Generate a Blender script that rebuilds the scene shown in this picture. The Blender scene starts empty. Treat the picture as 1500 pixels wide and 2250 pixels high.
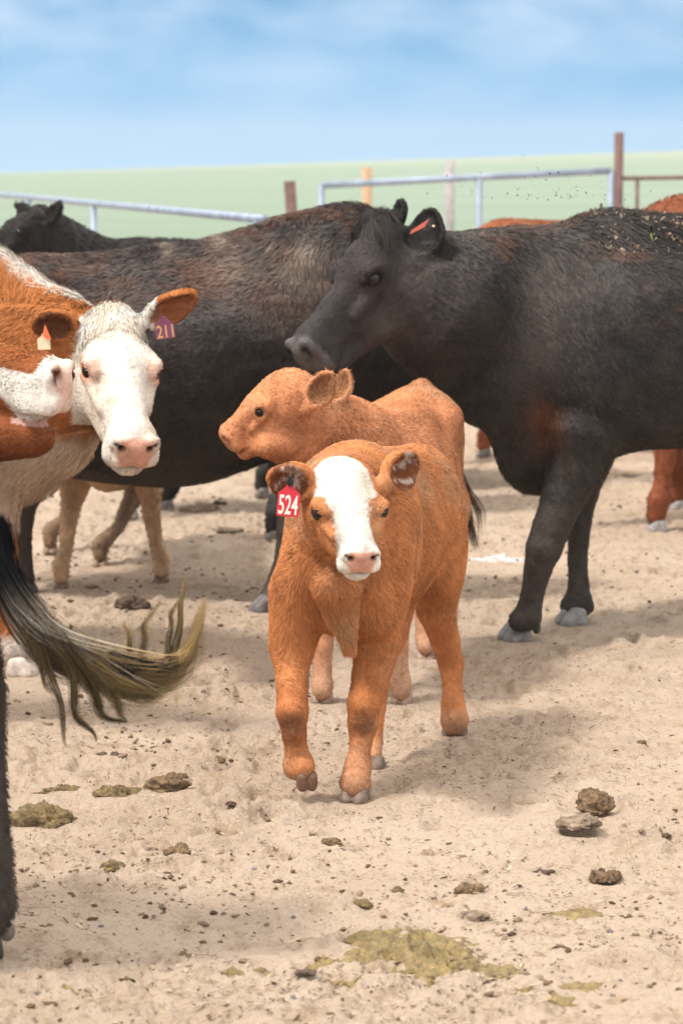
import bpy, math, random
import numpy as np
from mathutils import Vector
R = math.radians
rng = np.random.default_rng(7)
random.seed(7)
sc = bpy.context.scene
col = sc.collection

# ------------------------------------------------------------------ camera
EYE, FPX, PITCH = 1.5, 6000.0, math.atan(775 / 6000.0)
cd = bpy.data.cameras.new('camera'); cam = bpy.data.objects.new('camera', cd); col.objects.link(cam)
cam.location = (0, 0, EYE); cam.rotation_euler = (math.pi / 2 - PITCH, 0, 0)
cd.sensor_fit = 'VERTICAL'; cd.sensor_height = 36; cd.lens = 96
cd.clip_start = .1; cd.clip_end = 6000
cd.dof.use_dof = True; cd.dof.focus_distance = 6.45; cd.dof.aperture_fstop = 5.6
sc.camera = cam

# ------------------------------------------------------------------ sky and sun
SUN_EL, SUN_FROM = R(58), Vector((-0.86, -0.50))        # the sun stands high, left and a little behind the viewer
w = bpy.data.worlds.new('World'); sc.world = w; w.use_nodes = True
nt = w.node_tree; N = nt.nodes; N.clear()
out = N.new('ShaderNodeOutputWorld'); bg = N.new('ShaderNodeBackground'); sky = N.new('ShaderNodeTexSky')
sky.sky_type = 'NISHITA'; sky.sun_disc = False; sky.sun_elevation = SUN_EL
sky.sun_rotation = math.atan2(SUN_FROM.x, SUN_FROM.y)
sky.altitude = 900; sky.air_density = 1.0; sky.dust_density = .3; sky.ozone_density = 1.6
tc = N.new('ShaderNodeTexCoord')
mp = N.new('ShaderNodeMapping'); mp.inputs['Scale'].default_value = (1, 1, 3.0); mp.inputs['Location'].default_value = (0, 0, .27)
nt.links.new(tc.outputs['Generated'], mp.inputs['Vector']); nt.links.new(mp.outputs['Vector'], sky.inputs['Vector'])
mp2 = N.new('ShaderNodeMapping'); mp2.inputs['Scale'].default_value = (20, 20, 55)
nz = N.new('ShaderNodeTexNoise'); nz.inputs['Scale'].default_value = 1.0; nz.inputs['Detail'].default_value = 7; nz.inputs['Roughness'].default_value = .5
nt.links.new(tc.outputs['Generated'], mp2.inputs['Vector']); nt.links.new(mp2.outputs['Vector'], nz.inputs['Vector'])
rp = N.new('ShaderNodeValToRGB'); rp.color_ramp.elements[0].position = .30; rp.color_ramp.elements[1].position = .80
nt.links.new(nz.outputs['Fac'], rp.inputs['Fac'])
sx = N.new('ShaderNodeSeparateXYZ'); nt.links.new(tc.outputs['Generated'], sx.inputs[0])
mr = N.new('ShaderNodeMapRange'); mr.inputs['From Min'].default_value = .006; mr.inputs['From Max'].default_value = .055
mr.inputs['To Min'].default_value = .03; mr.inputs['To Max'].default_value = .26; mr.clamp = True
nt.links.new(sx.outputs['Z'], mr.inputs['Value'])
mu = N.new('ShaderNodeMath'); mu.operation = 'MULTIPLY'
nt.links.new(rp.outputs['Color'], mu.inputs[0]); nt.links.new(mr.outputs['Result'], mu.inputs[1])
mx = N.new('ShaderNodeMix'); mx.data_type = 'RGBA'; mx.inputs[7].default_value = (6.9, 6.55, 6.15, 1)
# a bright thin veil of high cloud overhead
vl = N.new('ShaderNodeMapRange'); vl.inputs['From Min'].default_value = .08; vl.inputs['From Max'].default_value = .35; vl.inputs['To Max'].default_value = .90
nt.links.new(sx.outputs['Z'], vl.inputs['Value'])
ad = N.new('ShaderNodeMath'); ad.operation = 'MAXIMUM'; nt.links.new(mu.outputs[0], ad.inputs[0]); nt.links.new(vl.outputs['Result'], ad.inputs[1])
nt.links.new(ad.outputs[0], mx.inputs[0]); hs = N.new('ShaderNodeHueSaturation'); hs.inputs['Hue'].default_value = .478; hs.inputs['Saturation'].default_value = 1.18; hs.inputs['Value'].default_value = .76
nt.links.new(sky.outputs['Color'], hs.inputs['Color']); nt.links.new(hs.outputs['Color'], mx.inputs[6])
nt.links.new(mx.outputs[2], bg.inputs['Color']); bg.inputs['Strength'].default_value = .15
nt.links.new(bg.outputs[0], out.inputs[0])
sd = bpy.data.lights.new('sun', 'SUN'); sun = bpy.data.objects.new('sun', sd); col.objects.link(sun)
sd.energy = 2.0; sd.angle = R(8); sd.color = (1, .95, .88)
sf = SUN_FROM.normalized() * math.cos(SUN_EL)
sun.rotation_euler = Vector((sf.x, sf.y, math.sin(SUN_EL))).to_track_quat('Z', 'Y').to_euler()
sc.view_settings.view_transform = 'Standard'; sc.view_settings.look = 'None'
sc.view_settings.exposure = 1.0; sc.view_settings.gamma = 1
sc.cycles.max_bounces = 6; sc.cycles.diffuse_bounces = 3; sc.cycles.transparent_max_bounces = 6
sc.cycles.use_denoising = True

# ------------------------------------------------------------------ helpers
CP, SP = math.cos(PITCH), math.sin(PITCH)
def P(px, py, Y):
    """the world point at distance Y (metres ahead) that stands at photo pixel px, py"""
    a, b = (px - 750) / FPX, (1125 - py) / FPX
    t = Y / (CP + b * SP)
    return np.array([a * t, Y, EYE + t * (b * CP - SP)])
def G(px, py, z=0.):
    """ground point under photo pixel px, py"""
    a, b = (px - 750) / FPX, (1125 - py) / FPX
    t = (z - EYE) / (b * CP - SP)
    return np.array([a * t, t * (CP + b * SP), z])
def M(px, Y): return px * Y * 1.008 / FPX
def unit(v):
    v = np.asarray(v, float); return v / max(np.linalg.norm(v), 1e-9)
def hashn(ix, iy, iz):
    h = (ix.astype(np.int64) * 374761393 + iy.astype(np.int64) * 668265263 + iz.astype(np.int64) * 2147483647 % 1274126177)
    h = (h ^ (h >> 13)) * 1274126177 & 0x7fffffff
    h = (h ^ (h >> 16)) * 668265263 & 0x7fffffff
    return (h & 0xffff) / 65535.0 * 2 - 1
def noise(p, s=1., seed=0):
    q = np.asarray(p, float) * s + seed * 17.31
    i = np.floor(q).astype(np.int64); f = q - i; f = f * f * (3 - 2 * f)
    r = 0
    for dx in (0, 1):
        wx = f[..., 0] if dx else 1 - f[..., 0]
        for dy in (0, 1):
            wy = f[..., 1] if dy else 1 - f[..., 1]
            for dz in (0, 1):
                wz = f[..., 2] if dz else 1 - f[..., 2]
                r = r + wx * wy * wz * hashn(i[..., 0] + dx, i[..., 1] + dy, i[..., 2] + dz)
    return r
def fbm(p, s=1., seed=0, o=3):
    return sum(noise(p, s * 2.03 ** k, seed + k) * .5 ** k for k in range(o)) / 1.6
def sst(a, b, x):
    t = np.clip((x - a) / (b - a), 0, 1); return t * t * (3 - 2 * t)
def mixc(a, b, t):
    t = np.asarray(t)[..., None]; return np.asarray(a) * (1 - t) + np.asarray(b) * t
def tag(o, label=None, cat=None, group=None, kind=None):
    if label: o['label'] = label
    if cat: o['category'] = cat
    if group: o['group'] = group
    if kind: o['kind'] = kind
    return o
def empty(name, loc):
    o = bpy.data.objects.new(name, None); col.objects.link(o); o.location = [float(v) for v in loc]; return o
def mesh_obj(name, V, F, mat, parent=None, cols=None, wet=None, smooth=True, normals=None):
    V = np.asarray(V, np.float32)
    off = np.zeros(3, np.float32)
    q = parent
    while q is not None:
        off = off + np.array(q.location, np.float32); q = q.parent
    me = bpy.data.meshes.new(name)
    if isinstance(F, np.ndarray):
        n, k = F.shape
        me.vertices.add(len(V)); me.vertices.foreach_set('co', (V - off).ravel())
        me.loops.add(n * k); me.loops.foreach_set('vertex_index', F.astype(np.int32).ravel())
        me.polygons.add(n); me.polygons.foreach_set('loop_start', np.arange(0, n * k, k, dtype=np.int32))
        me.update(calc_edges=True)
    else:
        me.from_pydata([tuple(map(float, v - off)) for v in V], [], [tuple(map(int, f)) for f in F]); me.update()
    if smooth: me.polygons.foreach_set('use_smooth', np.ones(len(me.polygons), bool))
    if cols is not None:
        a = me.color_attributes.new('Col', 'FLOAT_COLOR', 'POINT')
        c = np.ones((len(V), 4), np.float32); c[:, :3] = cols; a.data.foreach_set('color', c.ravel())
    if wet is not None:
        a = me.attributes.new('Wet', 'FLOAT', 'POINT'); a.data.foreach_set('value', np.asarray(wet, np.float32))
    if normals is not None:
        me.normals_split_custom_set_from_vertices(np.asarray(normals, np.float32))
    me.materials.append(mat)
    o = bpy.data.objects.new(name, me); col.objects.link(o)
    if parent is not None: o.parent = parent
    return o

# ------------------------------------------------------------------ signed distance modelling
class Body:
    def __init__(s): s.p = []
    def ell(s, c, r, R=None, k=.03, sub=False):
        s.p.append(('e', np.asarray(c, float), np.asarray(r, float), np.eye(3) if R is None else np.asarray(R, float), k, sub)); return s
    def cone(s, a, b, ra, rb, k=.03, flat=1., n=None, sub=False):
        s.p.append(('c', np.asarray(a, float), np.asarray(b, float), ra, rb, flat, None if n is None else unit(n), k, sub)); return s
    def chain(s, pts, k=.02, flat=1., n=None, slim=1.):
        for i, ((a, ra), (b, rb)) in enumerate(zip(pts[:-1], pts[1:])):
            s.cone(a, b, ra * (1 if i == 0 else slim), rb * slim, k if i == 0 else (k * .7 if i == 1 else .008), flat, n)
        return s
    def bbox(s, p):
        if p[0] == 'e': m = np.abs(p[3]) @ p[2]; return p[1] - m, p[1] + m
        r = max(p[3], p[4]) * max(1, p[5]); return np.minimum(p[1], p[2]) - r, np.maximum(p[1], p[2]) + r
    def build(s, res, clip=None):
        bb = [s.bbox(p) for p in s.p if not p[-1]]
        lo = np.min([b[0] for b in bb], 0) - 4 * res; hi = np.max([b[1] for b in bb], 0) + 4 * res
        if clip is not None:
            lo = np.maximum(lo, clip[0]); hi = np.minimum(hi, clip[1])
        n = np.ceil((hi - lo) / res).astype(int) + 1
        D = np.full(n, .2, np.float32)
        ax = [lo[i] + np.arange(n[i]) * res for i in range(3)]
        for p in s.p:
            k = p[-2]; a, b = s.bbox(p); m = k + 3 * res
            i0 = np.clip(np.floor((a - m - lo) / res).astype(int), 0, n); i1 = np.clip(np.ceil((b + m - lo) / res).astype(int) + 1, 0, n)
            if (i1 <= i0).any(): continue
            X, Y, Z = np.meshgrid(*[ax[i][i0[i]:i1[i]] for i in range(3)], indexing='ij')
            q = np.stack([X, Y, Z], -1).astype(np.float32)
            if p[0] == 'e':
                l = (q - p[1].astype(np.float32)) @ p[3].astype(np.float32)
                r = p[2].astype(np.float32)
                k0 = np.linalg.norm(l / r, axis=-1); k1 = np.linalg.norm(l / (r * r), axis=-1) + 1e-6
                d = k0 * (k0 - 1) / k1
            else:
                ba = (p[2] - p[1]).astype(np.float32); pa = q - p[1].astype(np.float32)
                t = np.clip(pa @ ba / max(float(ba @ ba), 1e-9), 0, 1)
                v = pa - t[..., None] * ba
                if p[6] is not None:
                    nn = p[6].astype(np.float32); c = v @ nn
                    v = v + ((1 / p[5] - 1) * c)[..., None] * nn
                d = np.linalg.norm(v, axis=-1) - (p[3] + t * (p[4] - p[3]))
                if p[6] is not None: d = d * min(1, p[5])
            sl = tuple(slice(i0[i], i1[i]) for i in range(3)); o = D[sl]
            if p[-1]:
                d = -d; h = np.maximum(k - np.abs(o - d), 0) / k; D[sl] = np.maximum(o, d) + h * h * k / 4
            else:
                h = np.maximum(k - np.abs(o - d), 0) / k; D[sl] = np.minimum(o, d) - h * h * k / 4
        D[0], D[-1], D[:, 0], D[:, -1], D[:, :, 0], D[:, :, -1] = [.2] * 6
        return nets(D, lo, res)
def nets(D, lo, res):
    ins = D < 0
    n = np.array(D.shape) - 1
    corner = [(i, j, k) for i in (0, 1) for j in (0, 1) for k in (0, 1)]
    cs = lambda A, c: A[c[0]:c[0] + n[0], c[1]:c[1] + n[1], c[2]:c[2] + n[2]]
    cnt = sum(cs(ins, c).astype(np.int8) for c in corner)
    act = (cnt > 0) & (cnt < 8)
    idx = -np.ones(n, np.int64); I = np.argwhere(act); idx[act] = np.arange(len(I))
    vals = {c: cs(D, c)[act] for c in corner}
    acc = np.zeros((len(I), 3)); num = np.zeros(len(I))
    for a in corner:
        for ax in range(3):
            if a[ax]: continue
            b = list(a); b[ax] = 1; b = tuple(b)
            va, vb = vals[a], vals[b]; m = (va < 0) != (vb < 0)
            t = np.where(m, va / np.where(m, va - vb, 1), 0)
            pt = np.tile(np.array(a, float), (len(I), 1)); pt[:, ax] = t
            acc += pt * m[:, None]; num += m
    V = lo + (I + acc / num[:, None]) * res
    Q = []
    for ax in range(3):
        a = [slice(1, -1)] * 3; b = [slice(1, -1)] * 3
        a[ax] = slice(0, -1); b[ax] = slice(1, None)
        A, B = ins[tuple(a)], ins[tuple(b)]
        e = np.argwhere(A != B)
        if not len(e): continue
        s = A[tuple(e.T)]
        c = e.copy(); o1, o2 = (ax + 1) % 3, (ax + 2) % 3
        c[:, o1] += 1; c[:, o2] += 1
        def cell(d1, d2):
            q = c.copy(); q[:, o1] -= d1; q[:, o2] -= d2; return idx[tuple(q.T)]
        q = np.stack([cell(1, 1), cell(0, 1), cell(0, 0), cell(1, 0)], 1)
        q[~s] = q[~s][:, ::-1]
        Q.append(q)
    Q = np.concatenate(Q)
    # two passes of smoothing that keep the volume
    E = np.concatenate([Q[:, [0, 1]], Q[:, [1, 2]], Q[:, [2, 3]], Q[:, [3, 0]]])
    deg = np.bincount(E[:, 0], minlength=len(V)) + np.bincount(E[:, 1], minlength=len(V))
    for lam in (.5, -.45):
        S = np.zeros_like(V)
        for i in range(3):
            S[:, i] = np.bincount(E[:, 0], V[E[:, 1], i], len(V)) + np.bincount(E[:, 1], V[E[:, 0], i], len(V))
        V = V + lam * (S / np.maximum(deg, 1)[:, None] - V)
    return V, Q
def vnormals(V, Q):
    fn = np.cross(V[Q[:, 2]] - V[Q[:, 0]], V[Q[:, 3]] - V[Q[:, 1]])
    Nn = np.zeros_like(V)
    for j in range(4):
        for i in range(3): Nn[:, i] += np.bincount(Q[:, j], fn[:, i], len(V))
    return Nn / np.maximum(np.linalg.norm(Nn, axis=1), 1e-12)[:, None]

def fur(parent, V, Q, NV, C, n, length, comb, width=.0012, lift=.35, messy=.35, clump=18., name='fur', dens=None, mat=None, twist=.9, colvar=.16, tipc=1.12):
    """short hair strips over the skin; length, comb and dens are functions of the root points (and normals)"""
    T = np.concatenate([Q[:, [0, 1, 2]], Q[:, [0, 2, 3]]])
    A = np.linalg.norm(np.cross(V[T[:, 1]] - V[T[:, 0]], V[T[:, 2]] - V[T[:, 0]]), axis=1)
    if dens is not None: A = A * dens(V[T[:, 0]], NV[T[:, 0]])
    cum = np.cumsum(A); f = np.searchsorted(cum, rng.random(n) * cum[-1]); f = np.minimum(f, len(T) - 1)
    u = rng.random((n, 2)); m = u.sum(1) > 1; u[m] = 1 - u[m]
    wts = np.stack([1 - u.sum(1), u[:, 0], u[:, 1]], 1)
    tri = T[f]
    p = (V[tri] * wts[..., None]).sum(1); nn = (NV[tri] * wts[..., None]).sum(1)
    nn /= np.maximum(np.linalg.norm(nn, axis=1), 1e-9)[:, None]
    c = (C[tri] * wts[..., None]).sum(1)
    L = length(p, nn) * (.7 + .6 * rng.random(n))
    d = comb(p, nn)
    jit = np.stack([noise(p, clump, 3), noise(p, clump, 11), noise(p, clump, 23)], 1) * messy * 2 + np.stack([noise(p, clump * 4, 5), noise(p, clump * 4, 13), noise(p, clump * 4, 29)], 1) * messy * 1.2 + rng.normal(0, messy * .35, (n, 3))
    d = d + jit
    d = d - (d * nn).sum(1)[:, None] * nn
    d /= np.maximum(np.linalg.norm(d, axis=1), 1e-9)[:, None]
    lf = lift * (.6 + .8 * rng.random(n))[:, None]
    d1 = d + nn * (lf + .25); d1 /= np.linalg.norm(d1, axis=1)[:, None]
    d2 = d + nn * lf * .5 - np.array([0, 0, .15]); d2 /= np.linalg.norm(d2, axis=1)[:, None]
    side = np.cross(d, nn)
    tw = rng.normal(0, twist, n)[:, None]
    side = side * np.cos(tw) + nn * np.sin(tw)
    wd = (width * (.7 + .6 * rng.random(n)))[:, None]
    a = p - nn * .001; b = a + d1 * (L * .5)[:, None]; e = b + d2 * (L * .5)[:, None]
    VV = np.stack([a - side * wd, a + side * wd, b + side * wd * .8, b - side * wd * .8, e], 1).reshape(-1, 3)
    base = np.arange(n) * 5
    T1 = np.stack([base, base + 1, base + 2], 1); T2 = np.stack([base, base + 2, base + 3], 1); T3 = np.stack([base + 3, base + 2, base + 4], 1)
    FF = np.stack([T1, T2, T3], 1).reshape(-1, 3)
    # faces look outwards
    fn = np.cross(VV[FF[::3, 1]] - VV[FF[::3, 0]], VV[FF[::3, 2]] - VV[FF[::3, 0]])
    flip = (fn * nn).sum(1) < 0
    fl = np.repeat(flip, 3); FF[fl] = FF[fl][:, ::-1]
    v = (1 + colvar * (noise(p, clump * 1.3, 41) + .8 * rng.normal(0, 1, n)))
    cc = np.clip(c * np.clip(v, .45, 1.7)[:, None], 0, .95)
    CC = np.stack([cc * .9, cc * .9, cc, cc, np.clip(cc * tipc, 0, .95)], 1).reshape(-1, 3)
    n2 = nn * 1.0 + d * .12 + rng.normal(0, .10, (n, 3)); n2 /= np.linalg.norm(n2, axis=1)[:, None]
    NN = np.repeat(n2, 5, 0)
    return mesh_obj(name, VV, FF, mat or MAT['fur'], parent, cols=CC, normals=NN)

# ------------------------------------------------------------------ materials
MAT = {}
def mat(name):
    m = bpy.data.materials.new(name); m.use_nodes = True
    MAT[name] = m; return m, m.node_tree, m.node_tree.nodes['Principled BSDF']
def nd(t, kind, **kw):
    n = t.nodes.new(kind)
    for k, v in kw.items(): n.inputs[k].default_value = v
    return n
def coat(name, rough, spec, bump, bscale, var=.25, vscale=30, sheen=0.):
    m, t, b = mat(name); L = t.links.new
    at = nd(t, 'ShaderNodeAttribute'); at.attribute_name = 'Col'
    wt = nd(t, 'ShaderNodeAttribute'); wt.attribute_name = 'Wet'
    tcn = nd(t, 'ShaderNodeTexCoord')
    nz = nd(t, 'ShaderNodeTexNoise', Scale=vscale, Detail=5., Roughness=.65)
    L(tcn.outputs['Object'], nz.inputs['Vector'])
    r = nd(t, 'ShaderNodeMapRange'); r.inputs['To Min'].default_value = 1 - var; r.inputs['To Max'].default_value = 1 + var
    r.inputs['From Min'].default_value = .3; r.inputs['From Max'].default_value = .7
    L(nz.outputs['Fac'], r.inputs['Value'])
    v = nd(t, 'ShaderNodeVectorMath'); v.operation = 'SCALE'
    L(at.outputs['Color'], v.inputs[0]); L(r.outputs['Result'], v.inputs['Scale']); L(v.outputs[0], b.inputs['Base Color'])
    ro = nd(t, 'ShaderNodeMapRange'); ro.inputs['To Min'].default_value = rough; ro.inputs['To Max'].default_value = .22
    L(wt.outputs['Fac'], ro.inputs['Value']); L(ro.outputs['Result'], b.inputs['Roughness'])
    b.inputs['Specular IOR Level'].default_value = spec
    b.inputs['Sheen Weight'].default_value = sheen
    n2 = nd(t, 'ShaderNodeTexNoise', Scale=bscale, Detail=4., Roughness=.6); L(tcn.outputs['Object'], n2.inputs['Vector'])
    bp = nd(t, 'ShaderNodeBump', Strength=bump, Distance=.01); L(n2.outputs['Fac'], bp.inputs['Height']); L(bp.outputs[0], b.inputs['Normal'])
    return m
coat('skin', .75, .12, .35, 90)
coat('skin_black', .6, .15, .5, 55, var=.3)
coat('hoof', .5, .35, .4, 60, var=.3, vscale=45)
for nm_, ro_, sp_ in (('fur', .6, .10), ('fur_black', .48, .22)):
    m, t, b = mat(nm_); at = nd(t, 'ShaderNodeAttribute'); at.attribute_name = 'Col'
    t.links.new(at.outputs['Color'], b.inputs['Base Color']); b.inputs['Roughness'].default_value = ro_; b.inputs['Specular IOR Level'].default_value = sp_
    g_ = nd(t, 'ShaderNodeNewGeometry'); k_ = nd(t, 'ShaderNodeMath'); k_.operation = 'MULTIPLY_ADD'; k_.inputs[1].default_value = -2; k_.inputs[2].default_value = 1
    v_ = nd(t, 'ShaderNodeVectorMath'); v_.operation = 'SCALE'
    t.links.new(g_.outputs['Backfacing'], k_.inputs[0]); t.links.new(g_.outputs['Normal'], v_.inputs[0]); t.links.new(k_.outputs[0], v_.inputs['Scale']); t.links.new(v_.outputs[0], b.inputs['Normal'])
def plain(name, c, rough=.5, metal=0., spec=.5, bump=0., bs=60., var=0., vs=20.):
    m, t, b = mat(name); L = t.links.new
    b.inputs['Base Color'].default_value = (*c, 1); b.inputs['Roughness'].default_value = rough
    b.inputs['Metallic'].default_value = metal; b.inputs['Specular IOR Level'].default_value = spec
    tcn = nd(t, 'ShaderNodeTexCoord')
    if var:
        nz = nd(t, 'ShaderNodeTexNoise', Scale=vs, Detail=6., Roughness=.65); L(tcn.outputs['Object'], nz.inputs['Vector'])
        rp = nd(t, 'ShaderNodeValToRGB'); e = rp.color_ramp.elements
        e[0].position = .32; e[1].position = .68
        e[0].color = (*[x * (1 - var) for x in c], 1); e[1].color = (*[min(1, x * (1 + var)) for x in c], 1)
        L(nz.outputs['Fac'], rp.inputs['Fac']); L(rp.outputs['Color'], b.inputs['Base Color'])
    if bump:
        n2 = nd(t, 'ShaderNodeTexNoise', Scale=bs, Detail=5., Roughness=.65); L(tcn.outputs['Object'], n2.inputs['Vector'])
        bp = nd(t, 'ShaderNodeBump', Strength=bump, Distance=.01); L(n2.outputs['Fac'], bp.inputs['Height']); L(bp.outputs[0], b.inputs['Normal'])
    return m
plain('eye', (.012, .006, .004), .22, spec=.35)
plain('eyelid_pink', (.55, .25, .16), .4)
plain('tag_red', (.55, .02, .035), .38, bump=.1, bs=40)
plain('tag_edge', (.75, .6, .52), .5)
plain('tag_ink', (.85, .75, .62), .6)
plain('tag_purple', (.20, .045, .10), .5, var=.2)
plain('tag_cream', (.75, .62, .42), .5, var=.1)
plain('tag_orange', (.85, .18, .06), .5)
plain('tag_salmon', (.85, .22, .17), .5, var=.1)
plain('tag_ink_gold', (.55, .34, .14), .6)
plain('black_plastic', (.015, .015, .018), .35)
plain('pipe_blue', (.25, .30, .38), .5, metal=.2, var=.25, vs=9)
plain('pipe_rust', (.13, .07, .06), .75, bump=.4, bs=50, var=.4, vs=14)
plain('wood_orange', (.42, .27, .16), .8, bump=.4, var=.3)
plain('wood_grey', (.34, .31, .31), .85, bump=.4, var=.3)
plain('dung', (.19, .12, .062), .85, bump=1., bs=110, var=.75, vs=70)
plain('dung_olive', (.19, .13, .055), .8, bump=1., bs=110, var=.75, vs=65)
plain('dung_dark', (.105, .066, .044), .8, bump=1., bs=80, var=.6, vs=50)
plain('dung_grey', (.27, .195, .135), .8, bump=1., bs=90, var=.6, vs=50)
plain('wet_dung', (.235, .165, .062), .24, spec=.5, bump=1., bs=75, var=.45, vs=38)
plain('clod', (.38, .27, .18), .9, bump=1., bs=90, var=.5, vs=40)
plain('straw', (.48, .34, .17), .7, var=.4, vs=3)
plain('blue_plastic', (.20, .42, .80), .4)
plain('pale_liquid', (.55, .53, .52), .25, var=.2, vs=30)
plain('grass_green', (.20, .34, .10), .6)
plain('fly_dirt', (.03, .022, .018), .9)

# ------------------------------------------------------------------ ground: one sheet out to the horizon
def ground_h(x, y):
    p = np.stack([x, y, np.zeros_like(x)], -1)
    near = 1 - sst(30, 60, y)
    fade = 1 - sst(12, 30, y)
    h = .030 * fbm(p, 1.1, 1, 3) + .018 * fbm(p * [1, 1.3, 1], 4.5, 5, 3)
    rid = 1 - np.abs(fbm(p, 7.5, 9, 2)); h = h + .022 * (rid - .75) * fade
    rg = 1 - np.abs(fbm(p * [1, .8, 1], 24, 12, 3)) * 2
    h = h + .017 * rg * fade * sst(-.5, .4, noise(p, 2.1, 19)) + .008 * noise(p, 58, 15) * fade * sst(-.4, .4, noise(p, 2.3, 18))
    h = h * near
    far = sst(40, 380, y)
    hill = -.45 + (x + 50) / 100 * 3.2
    crest = sst(380, 900, y)
    h = h + far * np.clip(hill, -4, 9) * (1 - crest) + crest * -25
    return h
HOLES = []                                                  # hoof prints and the flattened spots under the feet
for i in range(420):
    gx, gy = rng.uniform(-2.4, 2.4), rng.uniform(4.0, 14)
    HOLES.append((gx, gy, rng.uniform(.03, .065), rng.uniform(.012, .030)))
FEET = []
def build_ground():
    nx, n1 = 620, 760
    s = np.linspace(-1, 1, nx)
    s = np.sign(s) * (np.abs(s) * .82 + 0.18 * np.abs(s) ** 9)
    ys = 3.2 * (15 / 3.2) ** np.linspace(0, 1, n1)
    ys = np.concatenate([np.linspace(-6, 3.1, 30), ys, 15 * (900 / 15) ** np.linspace(0.006, 1, 170)])
    S, Y = np.meshgrid(s, ys)
    half = np.maximum(Y, 3.2) * .125 * 2.1 + .25
    X = S * half
    wide = sst(.86, 1.0, np.abs(S)) ** 2
    X = X + np.sign(S) * wide * (30 + Y * .9)
    Z = ground_h(X, Y)
    for (hx, hy, r, d) in HOLES:
        i0, i1 = np.searchsorted(ys, [hy - 3 * r, hy + 3 * r])
        xx, yy = X[i0:i1], Y[i0:i1]
        q = np.sqrt(((xx - hx) / r) ** 2 + ((yy - hy) / r) ** 2)
        Z[i0:i1] += d * (-np.exp(-q ** 4) + .55 * np.exp(-((q - 1.35) / .35) ** 2))
    for (hx, hy, r) in FEET:
        i0, i1 = np.searchsorted(ys, [hy - 4 * r, hy + 4 * r])
        q = np.sqrt((X[i0:i1] - hx) ** 2 + (Y[i0:i1] - hy) ** 2) / r
        wgt = np.exp(-(q / 1.5) ** 4)
        Z[i0:i1] = Z[i0:i1] * (1 - wgt) + .006 * np.exp(-((q - 1.2) / .3) ** 2) + wgt * .004
    V = np.stack([X, Y, Z], -1).reshape(-1, 3)
    r, c = Y.shape; i = np.arange(r * c).reshape(r, c)
    F = np.stack([i[:-1, :-1], i[:-1, 1:], i[1:, 1:], i[1:, :-1]], -1).reshape(-1, 4)
    m, t, b = mat('ground'); L = t.links.new
    g = nd(t, 'ShaderNodeNewGeometry'); sp = nd(t, 'ShaderNodeSeparateXYZ'); L(g.outputs['Position'], sp.inputs[0])
    def nz(scale, detail=5., rough=.6, dist=0., stretch=None):
        n = nd(t, 'ShaderNodeTexNoise', Scale=scale, Detail=detail, Roughness=rough, Distortion=dist)
        if stretch:
            mp = nd(t, 'ShaderNodeMapping'); mp.inputs['Scale'].default_value = stretch; mp.inputs['Rotation'].default_value = (0, 0, .5)
            L(g.outputs['Position'], mp.inputs[0]); L(mp.outputs[0], n.inputs['Vector'])
        else: L(g.outputs['Position'], n.inputs['Vector'])
        return n
    def ramp(src, a, b_, ca=(0, 0, 0), cb=(1, 1, 1)):
        r = nd(t, 'ShaderNodeValToRGB'); e = r.color_ramp.elements; e[0].position = a; e[1].position = b_
        e[0].color = (*ca, 1); e[1].color = (*cb, 1); L(src, r.inputs[0]); return r
    def mix(f, a, b_):
        x = nd(t, 'ShaderNodeMix'); x.data_type = 'RGBA'
        L(f, x.inputs[0])
        for s_, v in ((6, a), (7, b_)):
            if isinstance(v, tuple): x.inputs[s_].default_value = (*v, 1)
            else: L(v, x.inputs[s_])
        return x.outputs[2]
    base = ramp(nz(1.3, 6).outputs['Fac'], .35, .65, (.50, .380, .282), (.60, .470, .362)).outputs[0]
    c1 = mix(ramp(nz(9, 6, .7).outputs['Fac'], .52, .70).outputs[0], base, (.40, .285, .19))
    fleck = ramp(nz(70, 4, .78, .6, (1, .8, 1)).outputs['Fac'], .575, .635)
    msk = ramp(nz(3.3, 5, .65).outputs['Fac'], .40, .62, (.18, .18, .18))
    mm = nd(t, 'ShaderNodeMath'); mm.operation = 'MULTIPLY'; L(fleck.outputs[0], mm.inputs[0]); L(msk.outputs[0], mm.inputs[1])
    c2 = mix(mm.outputs[0], c1, (.13, .080, .045))
    fl2 = ramp(nz(170, 3, .7, .3).outputs['Fac'], .60, .68)
    m3 = nd(t, 'ShaderNodeMath'); m3.operation = 'MULTIPLY'; L(fl2.outputs[0], m3.inputs[0]); m3.inputs[1].default_value = .6
    c3 = mix(m3.outputs[0], c2, (.17, .11, .065))
    pale = ramp(nz(120, 2).outputs['Fac'], .62, .70)
    c4 = mix(pale.outputs[0], c3, (.66, .53, .41))
    # green pasture beyond the yard
    field = ramp(nz(.02, 5, .6, 0, (1, 5, 1)).outputs['Fac'], .3, .7, (.185, .245, .18), (.24, .295, .225)).outputs[0]
    tl = nd(t, 'ShaderNodeMapRange'); L(sp.outputs['Y'], tl.inputs['Value']); tl.inputs['From Min'].default_value = 230; tl.inputs['From Max'].default_value = 420
    top = mix(tl.outputs['Result'], field, (.34, .36, .235))
    fm = nd(t, 'ShaderNodeMapRange'); L(sp.outputs['Y'], fm.inputs['Value']); fm.inputs['From Min'].default_value = 24; fm.inputs['From Max'].default_value = 34
    cfin = mix(fm.outputs['Result'], c4, top)
    L(cfin, b.inputs['Base Color']); b.inputs['Roughness'].default_value = .92; b.inputs['Specular IOR Level'].default_value = .15
    bn = nz(55, 8, .7); bp = nd(t, 'ShaderNodeBump', Strength=.9, Distance=.022); L(bn.outputs['Fac'], bp.inputs['Height'])
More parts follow.
